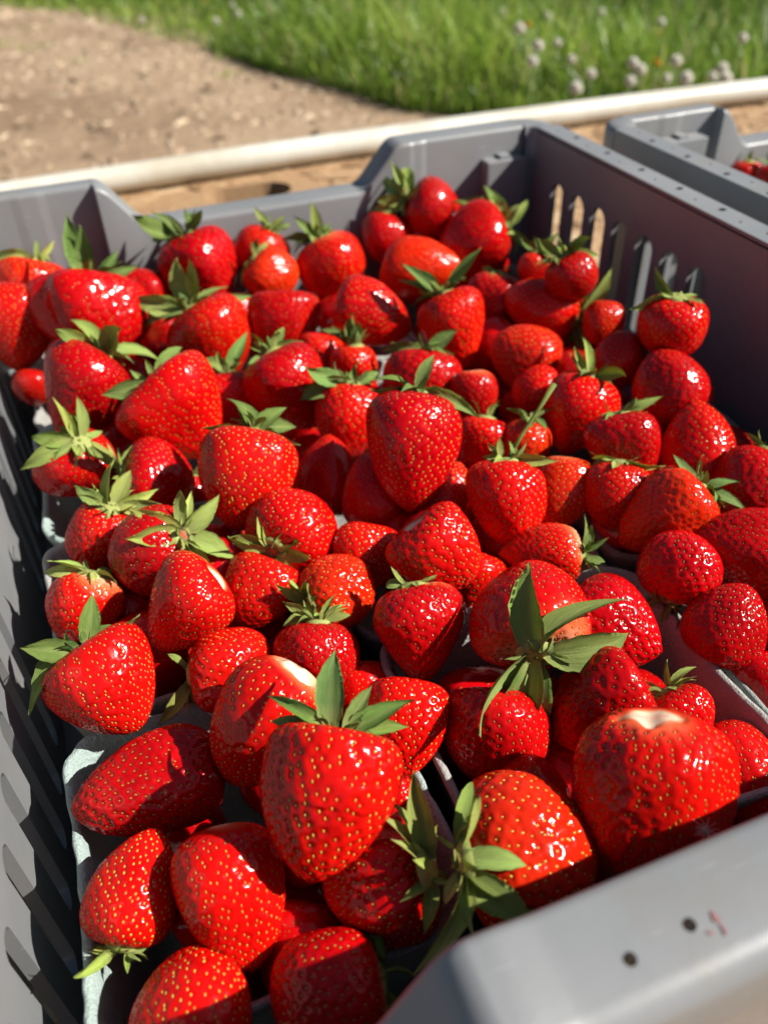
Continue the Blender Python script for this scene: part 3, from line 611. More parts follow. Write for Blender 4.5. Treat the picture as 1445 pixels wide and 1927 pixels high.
 (795, 716, 146, .9, 92, 0, .000, 'r', 0, (7, 56, 20, .5, 3, .15), {}, 'crimson berry directly behind the tall heart-shaped one'),
 (1160, 932, 124, 1.12, 96, -8, .006, 'r', 1, (10, 58, -12, .4, 3, .85), {}, 'berry under a pale umbrella-like calyx by the grey basket wall'),
 (1250, 970, 144, 1.3, 142, 4, .006, 'c', 2, (5, 62, 30, .4, 4, .35), D(yel=0), 'orange cone berry with bright green leaf pair beside the umbrella-calyx berry'),
 (1418, 915, 145, 1.1, 112, 4, .002, 'r', 0, (5, 52, 15, .4, 4, .5), {}, 'berry with pale sepals cut by the dark crate side'),
 (1412, 1036, 160, 1.35, 190, 4, .006, 'l', 0, None, {}, 'dark pointed berry lying sideways in the shade of the crate side'),
 (1278, 1073, 147, 1.0, -70, 8, .006, 'r', 0, (6, 56, 10, .4, 3, .5), {}, 'dark red berry upside down on the basket edge with calyx below'),
 (1369, 1176, 152, 1.12, -58, 8, .002, 'c', 0, None, {}, 'half-lit berry beside the long bare basket rim'),
 (1436, 1286, 124, 1.0, 90, 0, -.010, 'r', 0, None, {}, 'berry in full shade at the end of the long bare basket rim'),
 (1142, 1640, 132, 1.1, 90, 0, -.014, 'r', 0, None, {}, 'shaded berry between huge orange berry and giant scarred one'),
 (450, 586, 68, 1.0, 90, 0, -.008, 'r', 0, None, {}, 'sliver of red berry between the ten-sepal star and the cracked berry'),
 (605, 670, 82, 1.0, 100, 0, -.006, 'r', 1, None, {}, 'orange-cheeked berry behind the little blade-sepal berry'),
 (212, 826, 84, 1.0, 90, 0, -.014, 'r', 0, None, {}, 'dark berry in the gap beside the wide heart-shaped berry'),
 (402, 1032, 92, 1.0, 90, 0, -.016, 'r', 0, None, {}, 'dark berry in the gap beside the dried-centre calyx'),
 (745, 1502, 90, 1.1, 95, 0, -.010, 'r', 1, (4, 50, 60, .2, 3, .1), {}, 'small berry with dark pointed sepals behind the creased heart berry tip'),
 (64, 726, 64, 1.0, 90, 0, -.012, 'r', 0, None, {}, 'small red berry low in the basket corner by the dark wall gap'),
 (1006, 506, 66, 1.0, 95, 0, .020, 'r', 1, (6, 56, 35, .4, 3, .15), {}, 'small berry under glossy dark leaves behind the pale-necked berry'),
 (562, 1290, 100, 1.0, 90, 0, -.016, 'r', 0, None, {}, 'berry deep in the shade behind the big upright leaves'),
 (680, 1300, 110, 1.0, 90, 0, -.012, 'r', 1, None, {}, 'red berry glimpsed between the big upright leaves'),
]
SECOND = [(1402, 333, 62, 1.0, 95, 5, .0, 'r', 1, (4, 22, 65, .2, 2, .4), {}, 'small berry with two upright sepals in the neighbouring crate'),
 (1448, 340, 60, 1.0, 90, 0, .0, 'r', 0, (5, 26, 40, .3, 2, .3), {}, 'dark berry beside the small upright-sepal one in the neighbouring crate')]
# sepal tips measured in the photo: berry index -> (calyx point, [tip points; third value = width factor])
TIPS = {
 0: ((95, 500), [(15, 505), (28, 487), (104, 470), (126, 468), (108, 508)]),
 2: ((190, 512), [(155, 419, 1.5), (177, 428, 1.5), (123, 499, 1.4), (231, 465), (262, 500), (238, 545), (215, 520)]),
 4: ((345, 432), [(257, 454, 1.3), (266, 424), (310, 394, 1.4), (352, 398, 1.3), (388, 390), (330, 473), (294, 505)]),
 5: ((345, 592), [(312, 511, 1.6), (250, 578, 1.3), (247, 598, 1.2), (296, 618), (345, 676, .8), (387, 643), (398, 546, 1.3), (440, 592), (394, 618), (360, 500)]),
 6: ((203, 690), [(107, 645), (178, 605), (246, 626, 1.6), (288, 650, 1.2), (160, 672, 1.3), (222, 717), (240, 692)]),
 7: ((283, 714), [(203, 730, 1.2), (320, 624, 1.1), (268, 680), (332, 685), (330, 720, 1.8), (325, 788, .8)]),
 8: ((408, 706), [(380, 660, 1.5), (420, 636, 1.2), (392, 668)]),
 9: ((158, 878), [(70, 906, 1.2), (74, 880, 1.1), (80, 864), (124, 810), (114, 957, 1.2), (178, 930, 1.2), (148, 835), (176, 812, 1.1)]),
 10: ((222, 882), [(270, 820), (296, 826, 1.1), (190, 812, 1.1), (150, 836), (250, 888)]),
 11: ((205, 960), [(146, 922, 1.2), (195, 888, 1.3), (235, 892, 1.2), (271, 928, 1.1), (292, 948), (156, 1012, 1.3), (210, 1024, 1.3)]),
 12: ((338, 1003), [(327, 916), (262, 966, 1.2), (252, 1012, 1.2), (400, 954, 1.2), (420, 1020, 1.4), (378, 1063), (300, 1081, 1.1), (295, 1045), (362, 944)]),
 13: ((163, 1082), [(79, 1086, 1.1), (104, 1062, 1.1), (133, 1120, 1.1), (213, 1116, 1.2), (226, 1133), (185, 1070)]),
 14: ((128, 1205), [(137, 1118, 1.3), (42, 1199, 1.4), (215, 1164, .9), (92, 1180, 1.5), (38, 1279, 1.3), (176, 1142)]),
 17: ((515, 1037), [(442, 1030), (455, 985, 1.1), (489, 964), (508, 962, 1.2), (556, 977, 1.2), (569, 1019, 1.4), (586, 1040, 1.2), (565, 1084), (515, 1086)]),
 18: ((596, 1141), [(582, 1084, 1.2), (613, 1091), (646, 1125, 1.2), (636, 1189), (603, 1198), (549, 1168), (549, 1114)]),
 19: ((468, 812), [(474, 742, 1.5), (511, 764, 1.4), (541, 793, 1.3), (389, 814, .9), (550, 865, .7), (540, 838)]),
 21: ((372, 1245), [(403, 1209, 1.2), (334, 1322), (360, 1268), (392, 1290)]),
 24: ((577, 1207), [(532, 1168, 1.2), (600, 1166, 1.2), (538, 1205), (632, 1190, 1.2), (590, 1160), (560, 1175)]),
 25: ((638, 1362), [(622, 1206, 1.25), (500, 1338, .9), (526, 1286, .8), (692, 1276, 1.0), (755, 1305, .9), (753, 1328, .8), (744, 1442, .7), (668, 1345, 2.2)]),
 28: ((300, 1768), [(214, 1811, .8), (373, 1734, .8), (306, 1802)]),
 30: ((385, 1920), [(354, 1872, 1.3), (408, 1878, 1.5), (450, 1915)]),
 32: ((728, 1810), [(671, 1718, .7), (704, 1697, .6), (785, 1790, .7), (782, 1853, .6), (740, 1880, .8)]),
 33: ((812, 1622), [(728, 1550, 1.1), (754, 1592, 1.2), (786, 1492, .9), (757, 1533, .8), (770, 1668), (805, 1716), (823, 1580, 1.2)]),
 34: ((858, 1640), [(887, 1480, .7), (940, 1568, 1.3), (981, 1621, 1.1), (978, 1742, 1.1), (876, 1738, .9), (934, 1745), (815, 1690, 1.2), (864, 1786, .6)]),
 38: ((1240, 1290), [(1283, 1262, .6), (1288, 1296, .8), (1280, 1235), (1234, 1241)]),
 41: ((998, 1208), [(970, 1055, 1.0), (1039, 1068, .8), (1172, 1203, 1.35), (950, 1334, 1.4), (958, 1399, 1.2), (1010, 1362, 1.0), (853, 1278, .8), (1058, 1234, 1.0)]),
 42: ((790, 1118), [(736, 1109, 1.2), (752, 1091), (823, 1128)]),
 46: ((925, 852), [(899, 822, 1.2), (913, 808, 1.2), (940, 811, 1.2), (879, 871), (890, 848), (1002, 858, .8), (968, 840), (905, 872), (950, 872)]),
 48: ((1098, 1030), [(1109, 976, .9), (1137, 1007, 1.2), (1143, 1038), (1129, 1054, 1.2), (1118, 1001, 1.3)]),
 49: ((765, 744), [(718, 692, 1.4), (692, 755, 1.0), (781, 673, 1.4), (876, 781, .7), (735, 752, 1.8), (703, 772)]),
 50: ((662, 717), [(566, 705, 1.1), (571, 748), (606, 690, 1.2), (657, 746, 1.1), (716, 700, 1.1), (650, 694, 1.2)]),
 54: ((505, 656), [(479, 612, 1.4), (522, 610, 1.4), (469, 681), (556, 641)]),
 56: ((478, 505), [(506, 479, 1.2), (460, 545), (488, 470, 1.2), (466, 525, 1.3)]),
 57: ((522, 447), [(501, 413), (539, 421, 1.2), (557, 428)]),
 58: ((598, 462), [(585, 405, 1.3), (540, 458), (551, 446, 1.2), (541, 479), (564, 424), (612, 438)]),
 60: ((666, 657), [(668, 706, 1.0), (663, 606, .8), (616, 612), (643, 604)]),
 61: ((768, 387), [(762, 320, 1.3), (735, 335, 1.1), (707, 359, 1.2), (706, 406, 1.2), (710, 386), (777, 448, .7)]),
 62: ((962, 440), [(893, 371, 1.2), (925, 371, 1.2), (975, 393, 1.2), (1011, 396, .9), (1016, 466, 1.2), (990, 420)]),
 65: ((785, 570), [(722, 518, 1.0), (741, 515, 1.2), (839, 498, 1.0), (823, 614, .8), (718, 546)]),
 66: ((905, 507), [(879, 496, 1.4), (890, 520, 1.2)]),
 67: ((1095, 602), [(1158, 529, .9), (1176, 589, 1.2), (1107, 657, 1.4), (1029, 619, .8), (1139, 639, 1.3), (1122, 544, 1.2), (1085, 640, 1.3)]),
 68: ((1065, 492), [(1020, 456, 1.3), (1112, 456, 1.1), (1029, 514), (1105, 522), (1124, 494)]),
 71: ((1195, 652), [(1163, 618, 1.1), (1218, 684, 1.2), (1186, 668, 1.5)]),
 72: ((1262, 578), [(1218, 539, 1.1), (1193, 601, 1.1), (1256, 635, 1.3), (1308, 620, 1.0)]),
 73: ((1305, 785), [(1346, 769, 1.1), (1320, 799)]),
 74: ((1112, 737), [(1124, 674, 1.0), (1084, 686, .8), (1184, 732, 1.1), (1142, 741)]),
 77: ((1142, 784), [(1091, 823, 1.0), (1203, 763), (1188, 746, .8)]),
 78: ((1345, 877), [(1364, 838, 1.2), (1375, 898, 1.5), (1347, 909, 1.2), (1321, 898, 1.3), (1381, 846)]),
 82: ((785, 650), [(715, 644), (797, 630, 1.5), (835, 617, 1.3), (839, 672)]),
 83: ((1156, 876), [(1099, 884, 1.1), (1108, 865), (1121, 922, 1.2), (1143, 919, 1.2), (1170, 927, 1.1), (1190, 908, 1.3), (1212, 898)]),
 84: ((1308, 945), [(1249, 896, .9), (1353, 924, 1.6), (1375, 970, 1.2), (1334, 1003, 1.1)]),
 85: ((1432, 860), [(1398, 829, 1.0), (1426, 868), (1460, 850)]),
 87: ((1255, 1122), [(1221, 1130, 1.1), (1244, 1158), (1281, 1164)]),
 95: ((765, 1522), [(770, 1488, 1.2), (747, 1532)]),
 97: ((985, 490), [(1012, 455), (958, 503, 1.4), (985, 529, 1.6), (1008, 480)]),
}

FLESH = [(0.40, 0.0013, 0.0034), (0.51, 0.0025, 0.0026), (0.57, 0.0095, 0.0026)]
nB = len(BERRIES)
ALL = BERRIES + SECOND
ang = np.radians([b[4] for b in ALL]); til = np.radians([b[5]-(12 if b[9] and b[5] > 4 else 0)-(24 if 'scar' in b[10] else 0) for b in ALL])
DIR = np.array([ray(b[0], b[1]) for b in ALL])
RL = np.array([rt-d*(rt@d) for d in DIR]); RL /= np.linalg.norm(RL, axis=1)[:, None]; UL = np.cross(RL, DIR)
AX = RL*(np.cos(ang)*np.cos(til))[:, None]-UL*(np.sin(ang)*np.cos(til))[:, None]-DIR*np.sin(til)[:, None]
wpx = np.array([b[2] for b in ALL], float)*1.035
for q in (13, 27, 37, 38, 40, 86, 87, 88, 89): wpx[q] *= 0.96; 
for q in range(nB):
    if ALL[q][6] < 0: wpx[q] *= 1.14
asp = np.array([b[3] for b in ALL])
T0 = np.array([((0.088+0.020*min(1, max(0, (1550-b[1])/1000))+b[6])-CAM[2])/DIR[i][2] for i, b in enumerate(ALL)])
T0[nB:] = [((0.122)-CAM[2])/DIR[i][2] for i in range(nB, len(ALL))]
cosv = DIR@fwd
T = T0.copy()
def geom(T):
    depth = T*cosv; Wm = wpx*depth/FPX; Lm = Wm*asp; Cc = CAM+DIR*T[:, None]; return Cc, Wm, Lm
def spheres(T):
    Cc, Wm, Lm = geom(T); S, R = [], []
    for f, rr_ in ((-0.06, 0.47), (0.30, 0.30)):
        off = -Lm/2+0.47*Wm if f < 0 else Lm/2-0.32*Wm
        S.append(Cc+AX*off[:, None]); R.append(Wm*(rr_ if f < 0 else 0.32))
    S.append(Cc); R.append(Wm*0.44)
    return np.stack(S, 1), np.stack(R, 1)
for it in range(160):
    S, R = spheres(T); n3 = S.shape[1]; A_ = S.reshape(-1, 3); r_ = R.ravel(); own = np.repeat(np.arange(len(T)), n3)
    dd = np.linalg.norm(A_[:, None]-A_[None], axis=2); pen = r_[:, None]+r_[None]-dd-0.0032
    pen[own[:, None] == own[None]] = 0; pen = np.clip(pen, 0, 0.012)
    depth = (A_-CAM)@fwd; sgn = np.sign(T[own][:, None]-T[own][None]+0.25*(depth[:, None]-depth[None]))
    mv = np.zeros(len(T)); push = (pen*sgn)
    mx = np.array([push[own == i] for i in range(len(T))])
    mv = mx.max(axis=(1, 2))+mx.min(axis=(1, 2))
    step = 0.28*mv-0.03*(T-T0)
    x, y, z = S[..., 0], S[..., 1], S[..., 2]
    out = np.maximum.reduce([x+R-XR+0.002, y+R-YF+0.003, XL+0.002-(x-R), YN+0.002-(y-R)]).max(1); out[nB:] = 0
    step -= np.clip(out, 0, 0.01)*0.5
    T = T+np.clip(step, -0.006, 0.006)
Cc, Wm, Lm = geom(T)

GA = math.pi*(3-math.sqrt(5))
def berry_profile(shape, W, L, pj=(0, 0, 0)):
    R = W/2
    s0, kk, mm, tp = {'c': (.33, 1.85, .68, 2.4), 'r': (.44, 2.2, .57, 2.4), 'l': (.36, 1.85, .68, 2.4), 'h': (.32, 2.0, .66, 2.7), 'f': (.38, 2.5, .57, 2.8), 'w': (.30, 2.1, .60, 2.7)}[shape]
    s0 += pj[0]; kk += pj[1]; mm += pj[2]
    s = np.concatenate([s0*(1-np.cos(np.linspace(0, math.pi/2, 120))), s0+(1-s0)*np.sin(np.linspace(0, math.pi/2, 200))[1:]])
    r = np.where(s < s0, R*np.clip(1-(np.clip(s0-s, 0, 1)/s0)**tp, 0, 1)**0.5, R*np.clip(1-(np.clip(s-s0, 0, 1)/(1-s0))**kk, 0, 1)**mm)
    r[0] = 0; r[-1] = 0
    z = -s*L+L/2
    return r, z
SEEDV = [(0, 0, -1)]
for zz, rr_ in ((-0.4, .85), (0.4, .9)): SEEDV += [(rr_*math.cos(q*1.25664), rr_*math.sin(q*1.25664), zz) for q in range(5)]
SEEDV = np.array(SEEDV+[(0, 0, 1)])
SEEDF = [(0, 1+(q+1) % 5, 1+q) for q in range(5)]
for q in range(5): SEEDF += [(1+q, 1+(q+1) % 5, 6+(q+1) % 5), (1+q, 6+(q+1) % 5, 6+q)]
SEEDF = np.array(SEEDF+[(6+q, 6+(q+1) % 5, 11) for q in range(5)])
SEED_HI = (SEEDV, SEEDF)
SEED_LO = (np.array([(0, 0, -1), (1, 0, 0), (0, 1, 0), (-1, 0, 0), (0, 0, 1)]), np.array([(0, 2, 1), (0, 3, 2), (4, 1, 2), (4, 2, 3)]))
# sepal meshes: tip along +X, up +Z, unit length; shared by every calyx
def sepal_mesh(i):
    r = np.random.default_rng(500+i); nu, nv = 13, 7
    bend = [0.3, 0.7, 1.1, 1.6, -0.5, -0.9, 1.2, 0.2][i % 8]*r.uniform(0.8, 1.2); wid = r.uniform(0.14, 0.21) if i % 4 else r.uniform(0.08, 0.12)
    tw = r.uniform(-1.1, 1.1); sx_, sz_ = [0.0], [0.0]
    for q in range(1, nu):
        a_ = -bend*((q-0.5)/(nu-1)); sx_.append(sx_[-1]+math.cos(a_)/(nu-1)); sz_.append(sz_[-1]+math.sin(a_)/(nu-1))
    V, ve, al, la_ = [], [], [], []; fold = r.uniform(0.2, 0.8)
    for side in (1, -1):
        for q in range(nu):
            s = q/(nu-1); hw = wid*(0.32+0.68*math.sin(math.pi*min(1, s*0.80+0.14))**1.1)*(1-s**4.5)*(1-0.05*math.sin(s*31+i))
            if s < 0.12: hw = max(hw*0.8, wid*0.42)
            for p_ in range(nv):
                c_ = p_/(nv-1)*2-1; y = c_*hw; z = fold*abs(c_)**1.3*hw+0.02*math.sin(7*s+3*c_+i)*s
                y2 = y*math.cos(tw*s)-z*math.sin(tw*s); z2 = y*math.sin(tw*s)+z*math.cos(tw*s)
                th = 0.008*(1-abs(c_)*0.75)*(1-0.6*s)
                V.append((sx_[q]-math.sin(0)*0, y2, sz_[q]+z2+side*th*0.5)); ve.append(0.55 if p_ == nv//2 else (0.15 if p_ in (1, nv-2) and q % 2 else 0.0)); al.append(s); la_.append(c_)
    n0 = nu*nv; F = grid_faces(nu, nv); F2 = F[:, ::-1]+n0
    rim = list(range(nv)) + [q*nv+nv-1 for q in range(1, nu)] + [(nu-1)*nv+p_ for p_ in range(nv-2, -1, -1)] + [q*nv for q in range(nu-2, 0, -1)]
    FR = np.array([[a_+n0, b_+n0, b_, a_] for a_, b_ in zip(rim, rim[1:]+rim[:1])])
    me = mesh_np('sepal', np.array(V), np.concatenate([F, F2, FR])); fattr(me, 'vein', ve); fattr(me, 'along', al); fattr(me, 'lateral', la_); me.materials.append(M_leaf); return me
SEPALS = [sepal_mesh(i) for i in range(24)]; WIDE = [q for q in range(24) if q % 4]
M_dry = plain('dried_calyx', (0.20, 0.10, 0.045), 0.9)

def make_berry(i, spec, C_, A_, W, L, dist):
    cx, cy, wp, as_, an, ti, lift, shape, colr, cal, ex, label = spec
    r = np.random.default_rng(1000+i)
    res = 0.93 if dist < 0.36 else (0.78 if dist < 0.5 else 0.72)
    if lift < -.009 and dist < .5: res = 0.5
    if i >= len(ALL): res = 0.34
    NU, NV = int(144*res), int(96*res)
    pr_, pz = berry_profile(shape, W, L, (r.normal(0, .035), r.normal(0, .28), r.normal(0, .045)))
    arc = np.concatenate([[0], np.cumsum(np.hypot(np.diff(pr_), np.diff(pz)))]); TA = arc[-1]
    area = np.concatenate([[0], np.cumsum((pr_[1:]+pr_[:-1])/2*np.diff(arc)*2*math.pi)]); TOTA = area[-1]
    nl, amp = ex.get('lob', (int(r.integers(2, 5)), r.uniform(0.015, 0.055))); roll = math.radians(ex.get('roll', r.uniform(0, 360)))
    flat = {'w': 0.68, 'f': 0.86, 'h': 0.84}.get(shape, r.uniform(0.88, 1.0))
    bend = r.normal(0, 0.07, 2)*L; scar = ex.get('scar', 0); lo_seed = int(r.integers(0, 9999))
    dip = 0.10*W*(1.25 if shape in 'hf' else 0.8)*(0.15 if scar else 1)
    def surf(rad, z, ph, sarc):
        """deform the solid of revolution; all arrays"""
        s = np.clip((L/2-z)/L, 0, 1)
        lobe = 1+amp*np.cos(nl*ph+roll)*np.sin(math.pi*np.clip(s*0.9+0.08, 0, 1))+amp*0.5*np.cos((nl+1)*ph+2*roll)
        if shape in 'f': lobe = lobe-0.05*np.abs(np.sin(nl*ph*0.5+roll))**6
        if shape == 'h': lobe = lobe+0.05*np.cos(2*ph+roll)*(1-s)
        rr2 = rad*lobe
        x, y = rr2*np.cos(ph), rr2*np.sin(ph)*flat
        zz = z-dip*np.exp(-(rad/(0.30*W))**2)*(s < 0.55)
        if shape == 'w': zz = zz+0.10*L*np.abs(np.cos(ph+0.3))*(s-0.5)*rad/(W/2)*-1
        P = np.stack([x+bend[0]*(s**2-0.3), y+bend[1]*(s**2-0.3), zz], -1)
        nz = snoise(P.reshape(-1, 3), lo_seed, 2.2/(W/2), 5).reshape(rad.shape)
        nz2 = snoise(P.reshape(-1, 3), lo_seed+1, 5.0/(W/2), 5).reshape(rad.shape)
        k_ = 1+0.055*nz+0.022*nz2
        P = P*np.stack([k_, k_, 1+0.02*nz], -1)
        return P
    # grid
    sa = np.linspace(0, 1, NV)**1.0*TA; rad = np.interp(sa, arc, pr_); zz = np.interp(sa, arc, pz)
    ph = np.linspace(0, 2*math.pi, NU, endpoint=False)
    RAD, PH = np.meshgrid(rad, ph); Z_, _ = np.meshgrid(zz, ph); SA, _ = np.meshgrid(sa, ph)
    P = surf(RAD, Z_, PH, SA)
    P[:, 0] = P[:, 0].mean(0); P[:, -1] = P[:, -1].mean(0)
    dU = np.roll(P, -1, 0)-np.roll(P, 1, 0); dV = np.gradient(P, axis=1); Nn = np.cross(dV, dU); Nn /= (np.linalg.norm(Nn, axis=2, keepdims=True)+1e-12)
    Nn[:, 0] = (0, 0, 1); Nn[:, -1] = (0, 0, -1)
    # seeds on a spiral lattice, denser towards the tip
    sp = r.uniform(0.0030, 0.0037)*ex.get('seeds', 1.0)*(W/0.040)**0.6
    if i >= len(ALL): sp *= 1.25
    ns = max(30, int(TOTA/(sp*sp*0.92)))
    u = (np.arange(ns)+0.5)/ns; u = u**1.0
    a0 = 0.035 if scar == 0 else 0.07
    ar = np.interp((a0+(1-a0)*(0.82*u+0.18*(1-(1-u)**1.7)))*TOTA, area, arc); php = np.arange(ns)*GA+r.uniform(0, 6.28)
    php = php+r.normal(0, 0.06, ns)*sp/0.004; ar = np.clip(ar+r.normal(0, 0.00034, ns), 0, TA)
    # nearest grid samples of the deformed surface give seed position and normal
    fu = (php % (2*math.pi))/(2*math.pi)*NU; fv = np.clip(ar/TA*(NV-1), 0, NV-1.001)
    iu = fu.astype(int) % NU; iv = fv.astype(int); wu = (fu-np.floor(fu))[:, None]; wv = (fv-iv)[:, None]
    def smp(G): return (G[iu, iv]*(1-wu)+G[(iu+1) % NU, iv]*wu)*(1-wv)+(G[iu, iv+1]*(1-wu)+G[(iu+1) % NU, iv+1]*wu)*wv
    sP = smp(P); sN = smp(Nn); sN /= np.linalg.norm(sN, axis=1, keepdims=True)
    Pf = P.reshape(-1, 3).astype(np.float32); Sf = sP.astype(np.float32)
    d2 = (Pf**2).sum(1)[:, None]+(Sf**2).sum(1)[None]-2*Pf@Sf.T
    dmin = np.sqrt(np.clip(d2.min(1), 0, None)); sg = 0.28*sp
    dimple = np.exp(-(dmin/sg)**2)
    fade = np.clip((SA.ravel()/TA-0.02)/0.10, 0, 1)
    rimup = np.exp(-((dmin-0.50*sp)/(0.22*sp))**2)
    depth = 0.00075*(sp/0.004)*r.uniform(0.8, 1.25)
    P2 = P.reshape(-1, 3)+Nn.reshape(-1, 3)*((-depth*dimple+0.25*depth*rimup)*fade)[:, None]
    # pale collar / torn scar at the shoulder
    pal = ex.get('pal', r.choice([0.1, 0.15, 0.3, 0.42])); sn = SA.ravel()/TA
    pn = snoise(P2, lo_seed+5, 4/(W/2), 5)
    side = 0.5+0.5*np.cos(PH.ravel()-r.uniform(0, 6.28))
    ext = 0.06+0.42*pal*(0.5+0.7*side)
    pale = np.clip(1.15*np.clip(1-sn/np.maximum(ext*(1+0.35*pn), 0.02), 0, 1), 0, 1)*np.clip(pal*2.2, 0.35, 1.0)
    if scar:
        pn2 = snoise(P2, lo_seed+6, 11/(W/2), 5); er = 0.06+0.10*scar; m_ = np.clip((er*(1+0.5*pn+0.25*pn2)-sn)/0.045, 0, 1)
        pale = np.maximum(pale, m_); P2[:, 2] -= m_*W*0.045*(0.4+1.0*pn+0.9*pn2)
    pale = pale*(1-0.25*dimple)
    me = mesh_np('flesh', P2, grid_faces(NU, NV, True)[:, ::-1]); fattr(me, 'pale', pale)
    root = empty('strawberry', tuple(C_)); tag(root, label, 'strawberry', 'strawberries in the baskets')
    zl = -A_; xl = np.cross(zl, DIRV[i]); xl /= np.linalg.norm(xl)+1e-9; yl = np.cross(zl, xl)
    Rm = Matrix(((xl[0], yl[0], zl[0]), (xl[1], yl[1], zl[1]), (xl[2], yl[2], zl[2])))
    root.rotation_euler = Rm.to_euler()
    fo = link('flesh', me, M_flesh, root)
    fc = FLESH[colr]; v_ = r.uniform(0.86, 1.1); fo.color = (fc[0]*v_, fc[1]*r.uniform(.7, 1.5), fc[2]*r.uniform(.8, 1.3), 1)
    # seeds
    axd = np.array([0, 0, -1.0]); tg = axd-sN*(sN@axd)[:, None]; tg /= (np.linalg.norm(tg, axis=1, keepdims=True)+1e-9); bt = np.cross(sN, tg)
    ln = 0.00066*(sp/0.004)**0.5*r.uniform(0.85, 1.1, ns); wd = ln*r.uniform(0.58, 0.72); hh = ln*0.42
    lift_ = sP-sN*(depth*0.55)
    SEEDV, SEEDF = SEED_HI if res > 0.9 else SEED_LO
    SV = lift_[:, None]+tg[:, None]*(SEEDV[None, :, 2:3]*ln[:, None, None])+bt[:, None]*(SEEDV[None, :, 0:1]*wd[:, None, None])+sN[:, None]*(SEEDV[None, :, 1:2]*hh[:, None, None])
    SF = (np.arange(ns)*len(SEEDV))[:, None, None]+SEEDF[None]
    so_ = link('seeds', mesh_np('seeds', SV.reshape(-1, 3), SF.reshape(-1, 3)), M_seed, root); so_['kind'] = 'stuff'
    yl_ = ex.get('yel', 0 if colr == 0 else 0.5)
    y0, y1 = np.array((0.30, 0.09, 0.015)), np.array((0.60, 0.34, 0.05)); so_.color = (*(y0+(y1-y0)*min(1, yl_/1.3+r.uniform(0, .15))), 1)
    if cal is None: return root
    ncal, lpx, el, curl, stpx, tone = cal; tone = min(1.0, tone*0.85+0.22)
    sc = dist/FPX; ln0 = lpx*sc; topz = L/2-dip*0.95; hr = min(0.0062, 0.13*W+0.0012)
    # hub of the calyx
    prf = [(hr*1.05, -0.0016), (hr*1.0, 0.0004), (hr*0.7, 0.0012), (hr*0.35, 0.0014), (0.0, 0.0013)] if not ex.get('dry') else [(hr*1.25, -0.0016), (hr*1.15, 0.0008), (hr*0.8, 0.0012), (hr*0.5, 0.0), (0, -0.0004)]
    HV = np.array([(q[0]*math.cos(e*2*math.pi/14)*(1+0.08*math.sin(3*e)), q[0]*math.sin(e*2*math.pi/14), q[1]) for e in range(14) for q in prf])
    hm = mesh_np('calyx', HV, grid_faces(14, len(prf), True)); fattr(hm, 'vein', np.zeros(len(HV))); fattr(hm, 'along', np.full(len(HV), 0.05))
    g0, g1 = np.array((0.06, 0.17, 0.02)), np.array((0.52, 0.62, 0.18)); gg = np.array((0.235, 0.355, 0.095))
    bc = g0+(gg-g0)*min(1, tone*2) if tone < .5 else gg+(g1-gg)*(tone-.5)*2
    hub = link('calyx', hm, M_leaf, root); hub.location = tuple(np.array([0, 0, topz])+np.array(Rm.transposed() @ Vector(-DIRV[i]))*ex.get('hc', 0.0)); hub.color = (*(bc*0.8+0.2*g1), 1)
    tips = TIPS.get(i) if i < len(ALL) else None
    tl = []
    if tips:
        (bx_, by_), pts_ = tips; rl, ul, dv = RL[i], UL[i], DIRV[i]
        for tp in pts_:
            dx_, dy_ = tp[0]-bx_, tp[1]-by_; wl = math.hypot(dx_, dy_)
            v = rl*dx_-ul*dy_-dv*wl*r.uniform(0.12, 0.5); lw = np.linalg.norm(v)*sc*1.06; v = v/np.linalg.norm(v)
            tl.append((np.array(Rm.transposed() @ Vector(v)), lw, tp[2] if len(tp) > 2 else 1.0))
    for v, lw, wf in tl:
        se = link('sepal', SEPALS[int(r.choice(WIDE))], None, hub)
        tocam = np.array(Rm.transposed() @ Vector(-DIRV[i])); upv = np.array([0, 0, 0.3])+1.0*tocam+r.normal(0, .33, 3)
        upv = upv-v*(upv@v); upv /= np.linalg.norm(upv); yv = np.cross(upv, v)
        se.rotation_euler = Matrix(((v[0], yv[0], upv[0]), (v[1], yv[1], upv[1]), (v[2], yv[2], upv[2]))).to_euler()
        hd_ = np.array([v[0], v[1], 0]); hd_ = hd_/(np.linalg.norm(hd_)+1e-6); se.location = tuple(hd_*hr*0.45+np.array([0, 0, 0.0008]))
        se.scale = (lw, lw*wf*(1.15 if i == 41 else 1.0)*0.82, lw*r.uniform(0.5, 1.6))
        jit = r.uniform(0.75, 1.25); se.color = (*(bc*jit*np.array([r.uniform(.85, 1.2), 1, r.uniform(.8, 1.2)])), 1)
    if tips: ncal, ln0 = 10, min(ln0, 64*sc)*0.8
    for q in range(ncal):
        big = q % 2 == 0 or ncal < 7
        se = link('sepal', SEPALS[int(r.integers(0, 24))], None, hub)
        azi = 2*math.pi*q/ncal+r.normal(0, 0.16); e_ = math.radians(el+r.normal(0, 13)+(8 if big else -8))
        s_ = ln0*(1.0 if big else 0.78)*r.uniform(0.72, 1.12)
        se.rotation_euler = (r.normal(0, .25), -e_, azi)
        rr_ = hr*0.62; se.location = (rr_*math.cos(azi), rr_*math.sin(azi), 0.0002+0.0008*(q % 2))
        wsc = r.uniform(0.85, 1.25); se.scale = (s_, s_*wsc, s_*(0.6+1.0*curl)*r.uniform(0.5, 1.3))
        jit = r.uniform(0.75, 1.25); se.color = (*(bc*jit*np.array([r.uniform(.85, 1.2), 1, r.uniform(.8, 1.2)])), 1)
